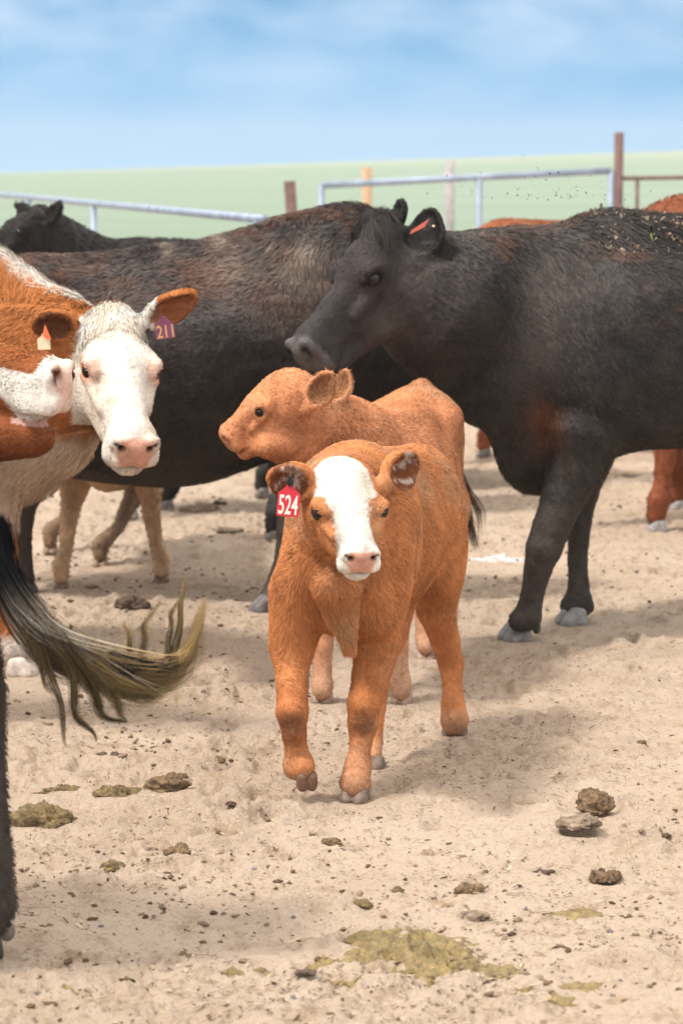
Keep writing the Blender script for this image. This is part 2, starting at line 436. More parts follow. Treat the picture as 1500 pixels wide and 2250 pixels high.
    bn2 = nz(260, 3, .6); bp2 = nd(t, 'ShaderNodeBump', Strength=.35, Distance=.004); L(bn2.outputs['Fac'], bp2.inputs['Height']); L(bp.outputs[0], bp2.inputs['Normal'])
    L(bp2.outputs[0], b.inputs['Normal'])
    o = mesh_obj('ground', V, F, m)
    tag(o, kind='structure')

# ------------------------------------------------------------------ cattle
def frame(X, roll=0., up=(0, 0, 1)):
    X = unit(X); Z = unit(np.asarray(up, float) - np.dot(up, X) * X); Y = np.cross(Z, X)
    c, s = math.cos(roll), math.sin(roll)
    Y2 = Y * c + Z * s; Z2 = Z * c - Y * s
    return np.stack([X, Y2, Z2], 1)                        # columns: forward, left, up

class Head:
    """a cow's head in its own frame, in head lengths: x from poll to muzzle, y to its left, z out of the forehead"""
    def __init__(s, anchor, at, X, L, wy=1., wm=1., roll=0., up=(0, 0, 1), calf=False, ex=.35, wz=1.):
        s.wz = wz; s.L, s.wy, s.wm, s.R, s.calf, s.ex = L, wy, wm, frame(X, roll, up), calf, ex
        s.O = np.zeros(3); s.O = np.asarray(at, float) - s.w(*anchor)
    def fy(s, x): return s.wy + (s.wm - s.wy) * sst(.40, .85, x)
    def wx(s, x): return x * s.ex / .35 if x < .35 else s.ex + (x - .35) * (1 - s.ex) / .65
    def w(s, x, y, z): return s.O + s.R @ (np.array([s.wx(x), y * s.fy(x), z * s.wz]) * s.L)
    def loc(s, p):
        q = (p - s.O) @ s.R / s.L
        q[:, 0] = np.where(q[:, 0] < s.ex, q[:, 0] * .35 / s.ex, .35 + (q[:, 0] - s.ex) * .65 / (1 - s.ex))
        q[:, 1] /= s.fy(q[:, 0]); q[:, 2] /= s.wz; return q
    def e(s, B, c, r, k=.05, sub=False, tilt=0.):
        Rm = s.R
        if tilt:
            ct, st = math.cos(tilt), math.sin(tilt)
            Rm = s.R @ np.array([[ct, 0, st], [0, 1, 0], [-st, 0, ct]])
        B.ell(s.w(*c), np.array([r[0] * (s.ex / .35 if c[0] < .35 else (1 - s.ex) / .65), r[1] * s.fy(c[0]), r[2] * s.wz]) * s.L, Rm, k * s.L, sub)
    def add(s, B, jaw_open=0.):
        e = s.e; L = s.L; c = s.calf
        e(B, (.12, 0, .0), (.17, .17, .17), .04)
        e(B, (.055, 0, .06), (.085, .10, .10), .07)
        e(B, (.24, 0, .070), (.22, .155, .105 if not c else .125), .06)
        if c: e(B, (.16, 0, .09), (.15, .14, .11), .06)
        for q in (1, -1):
            e(B, (.315, q * .135, .060), (.085, .068, .070), .05)
            e(B, (.23, q * .085, -.13), (.17, .075, .17), .08)
            e(B, (.42, q * .07, -.10), (.2, .06, .11), .08, tilt=.12)
            B.cone(s.w(.32, q * .06, -.20), s.w(.84, q * .035, -.14 - jaw_open), .07 * L, .045 * L, .06 * L)
        B.cone(s.w(.30, 0, .045), s.w(.84, 0, .035), .105 * L * min(s.wy, 1.15), .080 * L, .07 * L)
        if c: B.cone(s.w(.32, 0, .055), s.w(.86, 0, .045), .115 * L, .092 * L, .06 * L)
        B.cone(s.w(.36, 0, -.06), s.w(.80, 0, -.04), .11 * L, .09 * L, .07 * L)
        e(B, (.87, 0, -.01), (.11, .130, .100), .06)
        for q in (1, -1):
            e(B, (.945, q * .078, .040), (.040, .050, .050), .03)
            e(B, (.895, q * .088, -.07), (.080, .055, .058), .04)
            e(B, (.955, q * .045, -.055), (.04, .045, .040), .03)
            # cheek bone under the eye
            B.cone(s.w(.40, q * .155, .005), s.w(.58, q * .115, -.02), .035 * L, .025 * L, .05 * L)
        e(B, (.965, 0, .0), (.030, .070, .055), .04)
        e(B, (.86, 0, -.155 - jaw_open), (.085, .075, .045), .05)
        for q in (1, -1):
            # nostrils: a round hole with a slit that sweeps outwards and up
            e(B, (.985, q * .072, .030), (.040, .022, .022), .010, True)
            B.cone(s.w(.985, q * .080, .035), s.w(.955, q * .118, .062), .014 * L, .007 * L, .008 * L, sub=True)
            e(B, (.90, q * .10, -.118), (.10, .05, .008 + jaw_open * .6), .012, True)
            # eye: brow, lower lid, then the almond opening
            B.cone(s.w(.305, q * .183, .085), s.w(.360, q * .186, .104), .020 * L, .022 * L, .035 * L)
            B.cone(s.w(.360, q * .186, .104), s.w(.420, q * .160, .085), .022 * L, .016 * L, .035 * L)
            B.cone(s.w(.305, q * .183, .040), s.w(.365, q * .182, .020), .016 * L, .018 * L, .035 * L)
            B.cone(s.w(.365, q * .182, .020), s.w(.425, q * .155, .040), .018 * L, .014 * L, .035 * L)
            e(B, (.372, q * .215, .062), (.052 if not c else .060, .060, .031 if not c else .043), .008, True)
        e(B, (.97, 0, -.112), (.06, .080, .008 + jaw_open * .5), .010, True)
    def eyes(s, root):
        for q in (1, -1):
            c = s.w(.368, q * .165, .062); r = getattr(s, 'er', .056 if s.calf else .047) * s.L
            V, F = sphere(c, (r, r, r), 24, 16)
            mesh_obj('eye', V, F, MAT['eye'], root)
def sphere(c, r, nu=16, nv=10, Rm=None):
    V = []; F = []
    for j in range(nv + 1):
        th = math.pi * j / nv
        for i in range(nu):
            a = 2 * math.pi * i / nu
            V.append([math.sin(th) * math.cos(a) * r[0], math.sin(th) * math.sin(a) * r[1], math.cos(th) * r[2]])
    V = np.array(V)
    if Rm is not None: V = V @ np.asarray(Rm).T
    V = V + np.asarray(c)
    for j in range(nv):
        for i in range(nu):
            a, b = j * nu + i, j * nu + (i + 1) % nu
            F.append((a, a + nu, b + nu, b))
    return V, np.array(F)
def add_ear(B, base, tip, opening, width, thick, k=.015):
    d = np.asarray(tip) - base; Ln = np.linalg.norm(d); X = d / Ln
    Z = unit(np.asarray(opening, float) - np.dot(opening, X) * X); Y = np.cross(Z, X)
    Rm = np.stack([X, Y, Z], 1)
    B.cone(base - X * .15 * Ln, base + X * .12 * Ln, width * .20, width * .22, k)
    B.ell(base + X * Ln * .42, (Ln * .46, width * .49, thick + width * .18), Rm, k)
    B.ell(base + X * Ln * .72 + Y * width * .06, (Ln * .31, width * .30, thick + width * .12), Rm, k)
    B.ell(base + X * Ln * .45 + Z * (width * .24), (Ln * .42, width * .43, width * .31), Rm, .008, True)
    B.ell(base + X * Ln * .72 + Y * width * .05 + Z * (width * .20), (Ln * .26, width * .24, width * .24), Rm, .008, True)
    return base, Rm, Ln, width
def add_torso(B, O, F, h=1.35, fat=1., wid=1., ln=1., drop=0., deep=1.):
    """trunk of a cow that stands h metres at the withers; O lies on the ground under its middle, F is where it faces"""
    Rm = frame([F[0], F[1], 0]); s = h / 1.35
    def w(f, l, z): return np.asarray(O, float) + Rm @ np.array([f * s * ln, l * s * wid, z * s])
    def e(c, r, k=.12, R_=None): B.ell(w(*c), np.array([r[0] * ln, r[1] * wid, r[2]]) * s, Rm, k * s)
    e((-.10, 0, 1.23 - .37 * deep), (.70, .335 * fat, .37 * deep), .1)
    e((-.2, 0, 1.06 - .30 * deep - drop), (.5, .30 * fat, .30 * deep), .15)
    e((.45, 0, 1.26 - .38 * deep), (.36, .25, .38 * deep))
    B.cone(w(.55, 0, 1.22), w(-.5, 0, 1.21), .11 * s, .10 * s, .14 * s)
    e((-.68, 0, 1.03), (.31, .24, .26))
    for q in (1, -1):
        e((-.52, q * .19, 1.17), (.11, .08, .09), .1)
        e((-.90, q * .10, 1.10), (.08, .06, .08), .1)
        e((.50, q * .17, .92), (.18, .10, .28), .1)
        e((.64, q * .15, .80), (.13, .10, .13), .1)
        e((-.70, q * .15, .88), (.23, .12, .27), .1)
    e((.72, 0, .72), (.17, .13, .19))
    e((.62, 0, 1.08), (.2, .12, .2))
    return w, Rm, s
def std_legs(w, s, ph=(0, 0, 0, 0), cow=1.):
    """four joint chains (front left, front right, hind left, hind right); ph swings each foot fore and aft"""
    out = []
    for q, d in ((1, ph[0]), (-1, ph[1])):
        out.append([(w(.50, q * .17, .78), .12 * s), (w(.50 + d * .1, q * .17, .60), .085 * s), (w(.52 + d * .5, q * .16, .41), .063 * s), (w(.52 + d * .7, q * .16, .34), .050 * s),
                    (w(.52 + d * .9, q * .16, .20), .040 * s), (w(.52 + d, q * .16, .12), .052 * s), (w(.55 + d, q * .16, .06), .048 * s)])
    for q, d in ((1, ph[2]), (-1, ph[3])):
        out.append([(w(-.66, q * .16, .90), .16 * s), (w(-.58, q * .17, .66), .12 * s), (w(-.74 + d * .4, q * .16, .50), .072 * s), (w(-.80 + d * .6, q * .15, .44), .058 * s),
                    (w(-.77 + d * .8, q * .15, .26), .042 * s), (w(-.75 + d, q * .15, .12), .054 * s), (w(-.71 + d, q * .15, .06), .050 * s)])
    return out
def hoof(root, c, F, size, color, lift=0., pitch=0., part='hoof'):
    """cloven hoof: two claws side by side, a dewclaw pair behind"""
    B = Body(); Rm = frame([F[0], F[1], 0]); X, Y, Z = Rm[:, 0], Rm[:, 1], Rm[:, 2]
    if pitch:
        cp, sp_ = math.cos(pitch), math.sin(pitch)
        X, Z = X * cp - Z * sp_, Z * cp + X * sp_
    c = np.asarray(c, float)
    RR = np.stack([X, Y, Z], 1)
    for q in (1, -1):
        a = c + Y * q * size * .285
        B.cone(a + Z * size * .50 - X * size * .12, a + Z * size * .16 + X * size * .16, size * .20, size * .275, .008)
        B.cone(a + Z * size * .48 - X * size * .30, a + Z * size * .18 - X * size * .30, size * .20, size * .25, .008)
        B.cone(a + Z * size * .12 + X * size * .38 - Y * q * size * .05, a + Z * size * .5, size * .14, size * .18, .012)
    # flat sole
    B.ell(c - Z * size * 1.0, (size * 2, size * 2, size * 1.0), RR, .003, True)
    V, Q = B.build(max(size * .07, .003))
    n = noise(V, 60, 4) * .12 + noise(V * [1, 1, 6], 40, 8) * .12
    C = np.asarray(color) * (1 + n)[:, None]
    mesh_obj(part, V, Q, MAT['hoof'], root, cols=np.clip(C, 0, 1), wet=np.zeros(len(V)))
def finish(root, B, res, colorfn, clip=None, mat_='skin', wetfn=None, bumpfn=None, warp=None):
    V, Q = B.build(res, clip)
    if warp is not None: V = warp(V)
    if bumpfn is not None:
        NV = vnormals(V, Q); V = V + NV * bumpfn(V)[:, None]
    NV = vnormals(V, Q)
    C = np.clip(colorfn(V, NV), 0, 1)
    mesh_obj('body', V, Q, MAT[mat_], root, cols=C, wet=np.zeros(len(V)) if wetfn is None else wetfn(V))
    return V, Q, NV, C
def tail(root, pts, color, switch=None, name='tail'):
    B = Body(); B.chain(pts, .01)
    V, Q = B.build(max(min(p[1] for p in pts) * .4, .004))
    mesh_obj(name, V, Q, MAT['skin'], root, cols=np.tile(np.asarray(color), (len(V), 1)) * (1 + .15 * noise(V, 60))[:, None], wet=np.zeros(len(V)))
def bez(pts, n):
    pts = np.asarray(pts, float); m = len(pts)
    t = np.linspace(0, m - 1, n); i = np.minimum(t.astype(int), m - 2); f = (t - i)[:, None]
    p0 = pts[np.maximum(i - 1, 0)]; p1 = pts[i]; p2 = pts[i + 1]; p3 = pts[np.minimum(i + 2, m - 1)]
    return .5 * ((2 * p1) + (-p0 + p2) * f + (2 * p0 - 5 * p1 + 4 * p2 - p3) * f * f + (-p0 + 3 * p1 - 3 * p2 + p3) * f ** 3)
def strands(root, paths, widths, colors, name, mat_='fur'):
    """hair locks: each path (n,3) becomes a flat tapering strip; colours per point"""
    VV = []; FF = []; CC = []; NN = []; b = 0
    for p, wd, c in zip(paths, widths, colors):
        n = len(p); tg = np.gradient(p, axis=0); tg /= np.maximum(np.linalg.norm(tg, axis=1), 1e-9)[:, None]
        sd_ = np.cross(tg, rng.normal(0, 1, 3) * [.5, 1, .5]); sd_ /= np.maximum(np.linalg.norm(sd_, axis=1), 1e-9)[:, None]
        tt = np.linspace(0, 1, n); ww = (wd * (1 - tt ** 1.7) * (.5 + np.minimum(tt * 6, .5)))[:, None]
        up_ = np.array([-.35, -.5, .8]) + rng.normal(0, .25, 3); nm = up_ - (tg @ up_)[:, None] * tg; nm /= np.maximum(np.linalg.norm(nm, axis=1), 1e-9)[:, None]
        VV += [p - sd_ * ww, p + sd_ * ww]; CC += [c, c]; NN += [nm, nm]
        i = np.arange(n - 1)
        FF.append(np.stack([b + i, b + i + 1, b + n + i + 1, b + n + i], 1)); b += 2 * n
    return mesh_obj(name, np.concatenate(VV), np.concatenate(FF), MAT[mat_], root, cols=np.clip(np.concatenate(CC), 0, .95), normals=np.concatenate(NN))

RED = np.array([.55, .215, .082]); RED_D = np.array([.20, .060, .020]); WHITE = np.array([.76, .70, .62]); PINK = np.array([.55, .30, .23])
BLK = np.array([.027, .0235, .022])
def eye_zone(h, a=.062, b=.046):
    return (((h[:, 0] - .363) / a) ** 2 + ((h[:, 2] - .062) / b) ** 2 < 1) & (np.abs(h[:, 1]) > .10) & (np.abs(h[:, 1]) < .28)
def pad_zone(h):
    return (h[:, 0] > .90) & (np.abs(h[:, 1]) < .105) & (h[:, 2] < .085) & (h[:, 2] > -.095)
def nose_cols(C, h, pink, dark=(.03, .015, .012)):
    """bare muzzle skin between and below the nostrils, dark inside the nostrils"""
    x, y, z = h[:, 0], np.abs(h[:, 1]), h[:, 2]
    pad = sst(.905, .925, x) * (1 - sst(.085, .110, y + .25 * np.abs(z - .03))) * sst(-.095, -.075, z + .3 * y) * (1 - sst(.070, .088, z))
    C = mixc(C, pink, pad)
    nos = np.maximum(np.exp(-(((x - .965) / .06) ** 2 + ((y - .074) / .022) ** 2 + ((z - .030) / .022) ** 2) * 1.1), .8 * np.exp(-(((x - .95) / .07) ** 2 + ((y - .100) / .020) ** 2 + ((z - .048) / .013) ** 2)))
    C = mixc(C, dark, np.clip(nos * 2.2 - .5, 0, 1))
    mouth = sst(.80, .86, x) * np.exp(-((z + .112) / .010) ** 2)
    C = mixc(C, np.asarray(dark) * 3, mouth * .8)
    return C, pad
def eye_rim(C, h, c, s=1.):
    y = np.abs(h[:, 1])
    d = ((h[:, 0] - .363) / (.068 * s)) ** 2 + ((h[:, 2] - .062) / (.052 * s)) ** 2
    return mixc(C, c, np.clip(np.exp(-d ** 2) * (y > .12), 0, 1))

def pxc(pts):
    """photo pixels with distance and radius in pixels -> world chain"""
    return [(P(a, b, Y), M(r, Y)) for a, b, Y, r in pts]
def thing(name, loc, label, cat, group=None):
    o = empty(name, loc); tag(o, label, cat, group); return o
def cow_comb(F, head=None):
    F = np.array([F[0], F[1], 0.])
    def comb(p, n):
        d = np.tile(-F * .8 + np.array([0, 0, -.75]), (len(p), 1))
        if head is not None:
            h = head.loc(p.copy()); near = (1 - sst(.0, .22, np.abs(h[:, 1]) - .12)) * sst(-.08, .05, h[:, 0]) * (1 - sst(1.05, 1.2, h[:, 0])) * (np.abs(h[:, 2]) < .4)
            hd = -head.R[:, 0] * 1.0
            d = d * (1 - near)[:, None] + hd * near[:, None]
            lateral = head.R[:, 1] * np.sign(h[:, 1])[:, None] * .5
            d = d + lateral * near[:, None]
        return d
    return comb

# ---------------------------------------------------------------- calf with the white face and the red tag
def build_calf_front():
    F = (-.302, -.953); O = np.array([.10, 6.70, 0])
    root = thing('calf', G(778, 1765), 'ginger calf with a white face and red ear tag 524 stepping towards the viewer', 'calf')
    Rm = frame([F[0], F[1], 0])
    w = lambda f, l, z: O + Rm @ np.array([f, l, z])
    B = Body(); e = lambda c, r, k=.05: B.ell(w(*c), r, Rm, k)
    e((-.06, 0, .570), (.34, .128, .175), .05)
    e((.20, 0, .605), (.18, .130, .19))
    for q in (1, -1):
        e((.22, q * .085, .60), (.12, .058, .17))
        e((-.24, q * .060, .690), (.08, .040, .045))
        e((-.33, q * .066, .51), (.115, .055, .15))
    for q in (1, -1):
        B.cone(w(.24, q * .115, .70), w(.30, q * .125, .50), .030, .034, .03)
        B.ell(w(.12, q * .150, .52), (.012, .014, .11), Rm, .03, True)
        B.ell(w(-.18, q * .130, .56), (.02, .012, .12), Rm, .03, True)
    B.cone(w(.22, 0, .760), w(-.32, 0, .705), .056, .052, .07)
    e((-.31, 0, .63), (.14, .095, .125)); e((-.43, 0, .705), (.045, .03, .04), .04)
    e((.33, 0, .50), (.09, .085, .12), .06)
    B.cone(P(738, 1290, 6.22), P(748, 1350, 6.25), .052, .034, .04)
    B.cone(P(752, 1345, 6.23), P(767, 1428, 6.25), .026, .016, .02)
    for a, b, c, d in ((695, 1240, 652, 1370), (795, 1260, 826, 1360)):
        B.cone(P(a, b, 6.29), P(c, d, 6.34), .040, .044, .05)
    B.cone(P(700, 1120, 6.40), P(664, 1270, 6.37), .060, .058, .06)
    H = Head((.35, 0, .06), P(768, 1122, 6.10), (.17, -.84, -.50), .315, wy=1.34, wm=1.10, calf=True, ex=.47, wz=1.08)
    B.cone(w(.24, 0, .68), H.w(.10, 0, -.04), .135, .085, .05)
    B.cone(w(.27, 0, .56), H.w(.20, 0, -.14), .115, .075, .05)
    H.add(B)
    legs = [pxc([(648, 1310, 6.38, 50), (641, 1420, 6.35, 48), (642, 1505, 6.30, 39), (642, 1565, 6.25, 40), (646, 1612, 6.24, 30), (650, 1645, 6.25, 28), (656, 1680, 6.26, 39), (664, 1698, 6.24, 36)]),
            pxc([(834, 1320, 6.42, 58), (826, 1410, 6.40, 52), (812, 1480, 6.38, 43), (799, 1548, 6.34, 41), (797, 1590, 6.33, 38), (791, 1642, 6.32, 26), (786, 1685, 6.31, 33), (780, 1722, 6.29, 39), (779, 1742, 6.28, 31)]),
            pxc([(930, 1180, 7.0, 68), (948, 1270, 7.0, 56), (957, 1340, 7.0, 46), (977, 1405, 7.04, 36), (990, 1455, 7.07, 32), (993, 1510, 7.05, 24), (995, 1550, 7.02, 29), (998, 1582, 7.0, 35), (998, 1600, 7.0, 34)]),
            pxc([(862, 1290, 6.85, 60), (852, 1390, 6.80, 42), (838, 1470, 6.75, 27), (829, 1560, 6.72, 19), (824, 1630, 6.70, 18), (822, 1672, 6.66, 20)])]
    for L in legs: B.chain(L[:-1] + [(L[-1][0] + [0, 0, .012], L[-1][1] * .90)], .045, slim=.86)
    # ears
    ears = []
    for q, (bx, by), (tx, ty), Yb, Yt in ((-1, (684, 1078), (594, 1036), 6.15, 6.14), (1, (846, 1062), (916, 1008), 6.20, 6.26)):
        base, tip = P(bx, by, Yb), P(tx, ty, Yt)
        ears.append(add_ear(B, base, tip, (0.15 * q, -1, -.25), .100, .006, k=.012))
    def colors(p, n):
        h = H.loc(p.copy())
        C = np.tile(RED, (len(p), 1)) * (1 + .20 * fbm(p, 7, 2) + .14 * fbm(p, 25, 4))[:, None]
        C = mixc(C, [.55, .30, .17], sst(-.05, .5, fbm(p, 5, 8, 4)) * .6)
        C = mixc(C, [.33, .11, .035], sst(.05, .5, fbm(p, 6, 28, 4)) * .6)
        C = mixc(C, [.50, .27, .14], np.exp(-((p[:, 0] - .0) / .05) ** 2 - ((p[:, 2] - .42) / .05) ** 2) * (p[:, 1] < 6.3) * .8)
        for kp in (P(640, 1598, 6.2), P(796, 1592, 6.28)):
            d = np.linalg.norm((p - kp) * [1, .5, 1.0], axis=1); C = mixc(C, [.10, .045, .025], np.exp(-(d / .034) ** 4) * .8)
        for L in legs: C = mixc(C, [.45, .24, .14], (1 - sst(.03, .09, p[:, 2])) * .4)
        x, y, z = h[:, 0], h[:, 1], h[:, 2]
        wob = .030 * fbm(p, 45, 3) + .014 * noise(p, 140, 6)
        ay = np.abs(y + .01) + wob
        half = np.interp(x, [-.1, .02, .15, .27, .33, .42, .55, .66, .8, .86, 1.1], [.03, .10, .150, .165, .130, .100, .085, .10, .16, .25, .3])
        white = (1 - sst(half - .008, half + .008, ay)) * sst(-.04, -.02, z + .35 * sst(.55, .85, x)) * sst(-.06, -.03, x + wob)
        white = np.clip(np.maximum(white, sst(.72, .80, x + wob * 2)) * (x < 1.2) * (np.abs(y) < .4) * (np.abs(z) < .4), 0, 1)
        # ears stand outside the head's width
        C = mixc(C, WHITE * (1 + .05 * noise(p, 40))[:, None] * [1, 1, 1], white); C = mixc(C, [.62, .55, .46], white * sst(.1, .5, fbm(p, 22, 91, 3)) * .6)
        C = mixc(C, [.68, .56, .40], white * np.exp(-((y + .10) / .05) ** 2 - ((x - .25) / .1) ** 2) * .6 * 0 + white * np.exp(-((y - .10) / .05) ** 2 - ((x - .24) / .09) ** 2) * .55)
        C = eye_rim(C, h, [.16, .07, .04], .75)
        C, pad = nose_cols(C, h, PINK * [1.1, 1.05, 1.0])
        for base, Re, Ln, wd in ears:
            l = (p - base) @ Re
            inside = (l[:, 0] > .1 * Ln) * (l[:, 0] < 1.1 * Ln) * (np.abs(l[:, 1]) < wd * .7) * (np.abs(l[:, 2]) < .05)
            cup = (n @ Re[:, 2] > -.1) * (np.hypot((l[:, 0] - .52 * Ln) / (.46 * Ln), l[:, 1] / (.42 * wd)) < 1)
            C = mixc(C, RED, inside * 1.)
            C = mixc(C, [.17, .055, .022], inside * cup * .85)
            C = mixc(C, [.70, .56, .48], inside * cup * sst(.06, .30, fbm(p, 60, 6) + .25 * (l[:, 0] / Ln - .5) - .15 * l[:, 1] / wd) * .8)
        return C
    def wet(p):
        h = H.loc(p.copy()); x, y, z = h[:, 0], np.abs(h[:, 1]), h[:, 2]
        return sst(.90, .93, x) * (y < .13) * (z > -.11) * (z < .1) * .8
    clipb = None
    V, Q, NV, C = finish(root, B, .0042, colors, wetfn=wet)
    H.er = .062; H.eyes(root)
    def length(p, n):
        h = H.loc(p.copy()); L = np.full(len(p), .0135)
        inh = (h[:, 0] > -.05) * (np.abs(h[:, 1]) < .26) * (np.abs(h[:, 2]) < .32) * (h[:, 0] < 1.1)
        L = np.where(inh, .0075, L)
        L = np.where(inh & (h[:, 0] > .88), .0045, L)
        pad = pad_zone(h)
        L = np.where(inh & pad, 0., L)
        eye = eye_zone(h)
        L = np.where(inh & eye, 0.0, L)
        L = np.where(inh, L, .0065 + .0075 * sst(.20, .45, p[:, 2]))
        L = np.where(~inh, L + .005 * (1 - sst(6.30, 6.42, p[:, 1])) * sst(.33, .44, p[:, 2]) * (1 - sst(.55, .65, p[:, 2])), L)
        for base, Re, Ln, wd in ears:
            l = (p - base) @ Re
            ine = (l[:, 0] > .1 * Ln) & (l[:, 0] < 1.1 * Ln) & (np.abs(l[:, 1]) < wd * .7) & (np.abs(l[:, 2]) < .05)
            L = np.where(ine, .0085, L)
        return L
    fur(root, V, Q, NV, C, 260000, length, cow_comb(F, H), width=.00065, lift=.36, messy=.20, clump=20, twist=.9, colvar=.22, tipc=1.25, dens=lambda p, n: 1 + 1.6 * (p[:, 2] > .66) * (p[:, 1] < 6.3))
    RF = np.array([F[0], F[1]])
    for L, g, sz, li, pt in ((legs[1], G(779, 1764), .062, 0, 0), (legs[2], G(998, 1617), .058, 0, 0), (legs[3], G(822, 1690), .046, 0, 0)):
        hoof(root, g + [0, 0, .0], F, sz, (.17, .12, .09)); FEET.append((g[0], g[1], .05))
    hoof(root, P(671, 1722, 6.235), (.30, -.95), .046, (.15, .075, .045), pitch=.75)
    # red tag hanging on a black button from the right ear
    tg = tag_plate(root, P(634, 1100, 6.10), .0505, .072, 'tag_red', '524', (-.05, -1, .10), -.08)
    return root

def tag_plate(root, c, wd, ht, mname, text, nrm, roll, ink='tag_ink', tx=.62, button=True):
    """ear tag: a plate with shoulders and a neck, number on its face, button through the ear"""
    Z = unit(nrm); U = unit(np.array([0, 0, 1.]) - Z[2] * Z); X = np.cross(U, Z)
    cr, sr = math.cos(roll), math.sin(roll); X2 = X * cr + U * sr; U2 = U * cr - X * sr
    hw = wd / 2
    out_ = [(-hw * .96, -ht / 2), (hw * .96, -ht / 2), (hw, -ht * .42), (hw, ht * .22), (hw * .36, ht * .42), (hw * .28, ht * .56), (0, ht * .62), (-hw * .28, ht * .56), (-hw * .36, ht * .42), (-hw, ht * .22), (-hw, -ht * .42)]
    V = []; n = len(out_)
    for zz in (-.0011, .0011):
        V += [np.asarray(c) + X2 * a + U2 * b + Z * zz for a, b in out_]
    F = [tuple(range(n))[::-1], tuple(range(n, 2 * n))] + [(i, (i + 1) % n, n + (i + 1) % n, n + i) for i in range(n)]
    t = mesh_obj('ear_tag', V, F, MAT[mname], root, smooth=False)
    if text:
        cu = bpy.data.curves.new('number', 'FONT'); cu.body = text; cu.size = 1; cu.align_x = 'CENTER'; cu.align_y = 'CENTER'
        cu.extrude = 0.004; cu.offset = .012
        tmp = bpy.data.objects.new('tmp', cu); col.objects.link(tmp)
        dg = bpy.context.evaluated_depsgraph_get(); me = bpy.data.meshes.new_from_object(tmp.evaluated_get(dg))
        bpy.data.objects.remove(tmp)
        co = np.array([v.co[:] for v in me.vertices]); hh = ht * .62
        sxx = wd * .86 / (co[:, 0].max() - co[:, 0].min()); syy = hh / (co[:, 1].max() - co[:, 1].min())
        co[:, :2] -= (co[:, :2].max(0) + co[:, :2].min(0)) / 2
        W = np.asarray(c) + np.outer(co[:, 0] * sxx, X2) + np.outer(co[:, 1] * syy - ht * .13, U2) + np.outer(.0016 + co[:, 2] * .05, Z)
        mesh_obj('tag_number', W, [tuple(p.vertices) for p in me.polygons], MAT[ink], t, smooth=False)
    if button:
        b = np.asarray(c) + U2 * ht * .60 + Z * .004
        Rm = np.stack([X2, U2, Z], 1)
        B = Body(); B.ell(b, (.0085, .011, .005), Rm, .003); B.cone(b, b + Z * .007 + U2 * .012, .005, .003, .003); B.cone(b - Z * .012, b, .003, .004, .003)
        V, Q = B.build(.0011); mesh_obj('button', V, Q, MAT['black_plastic'], t)
    return t

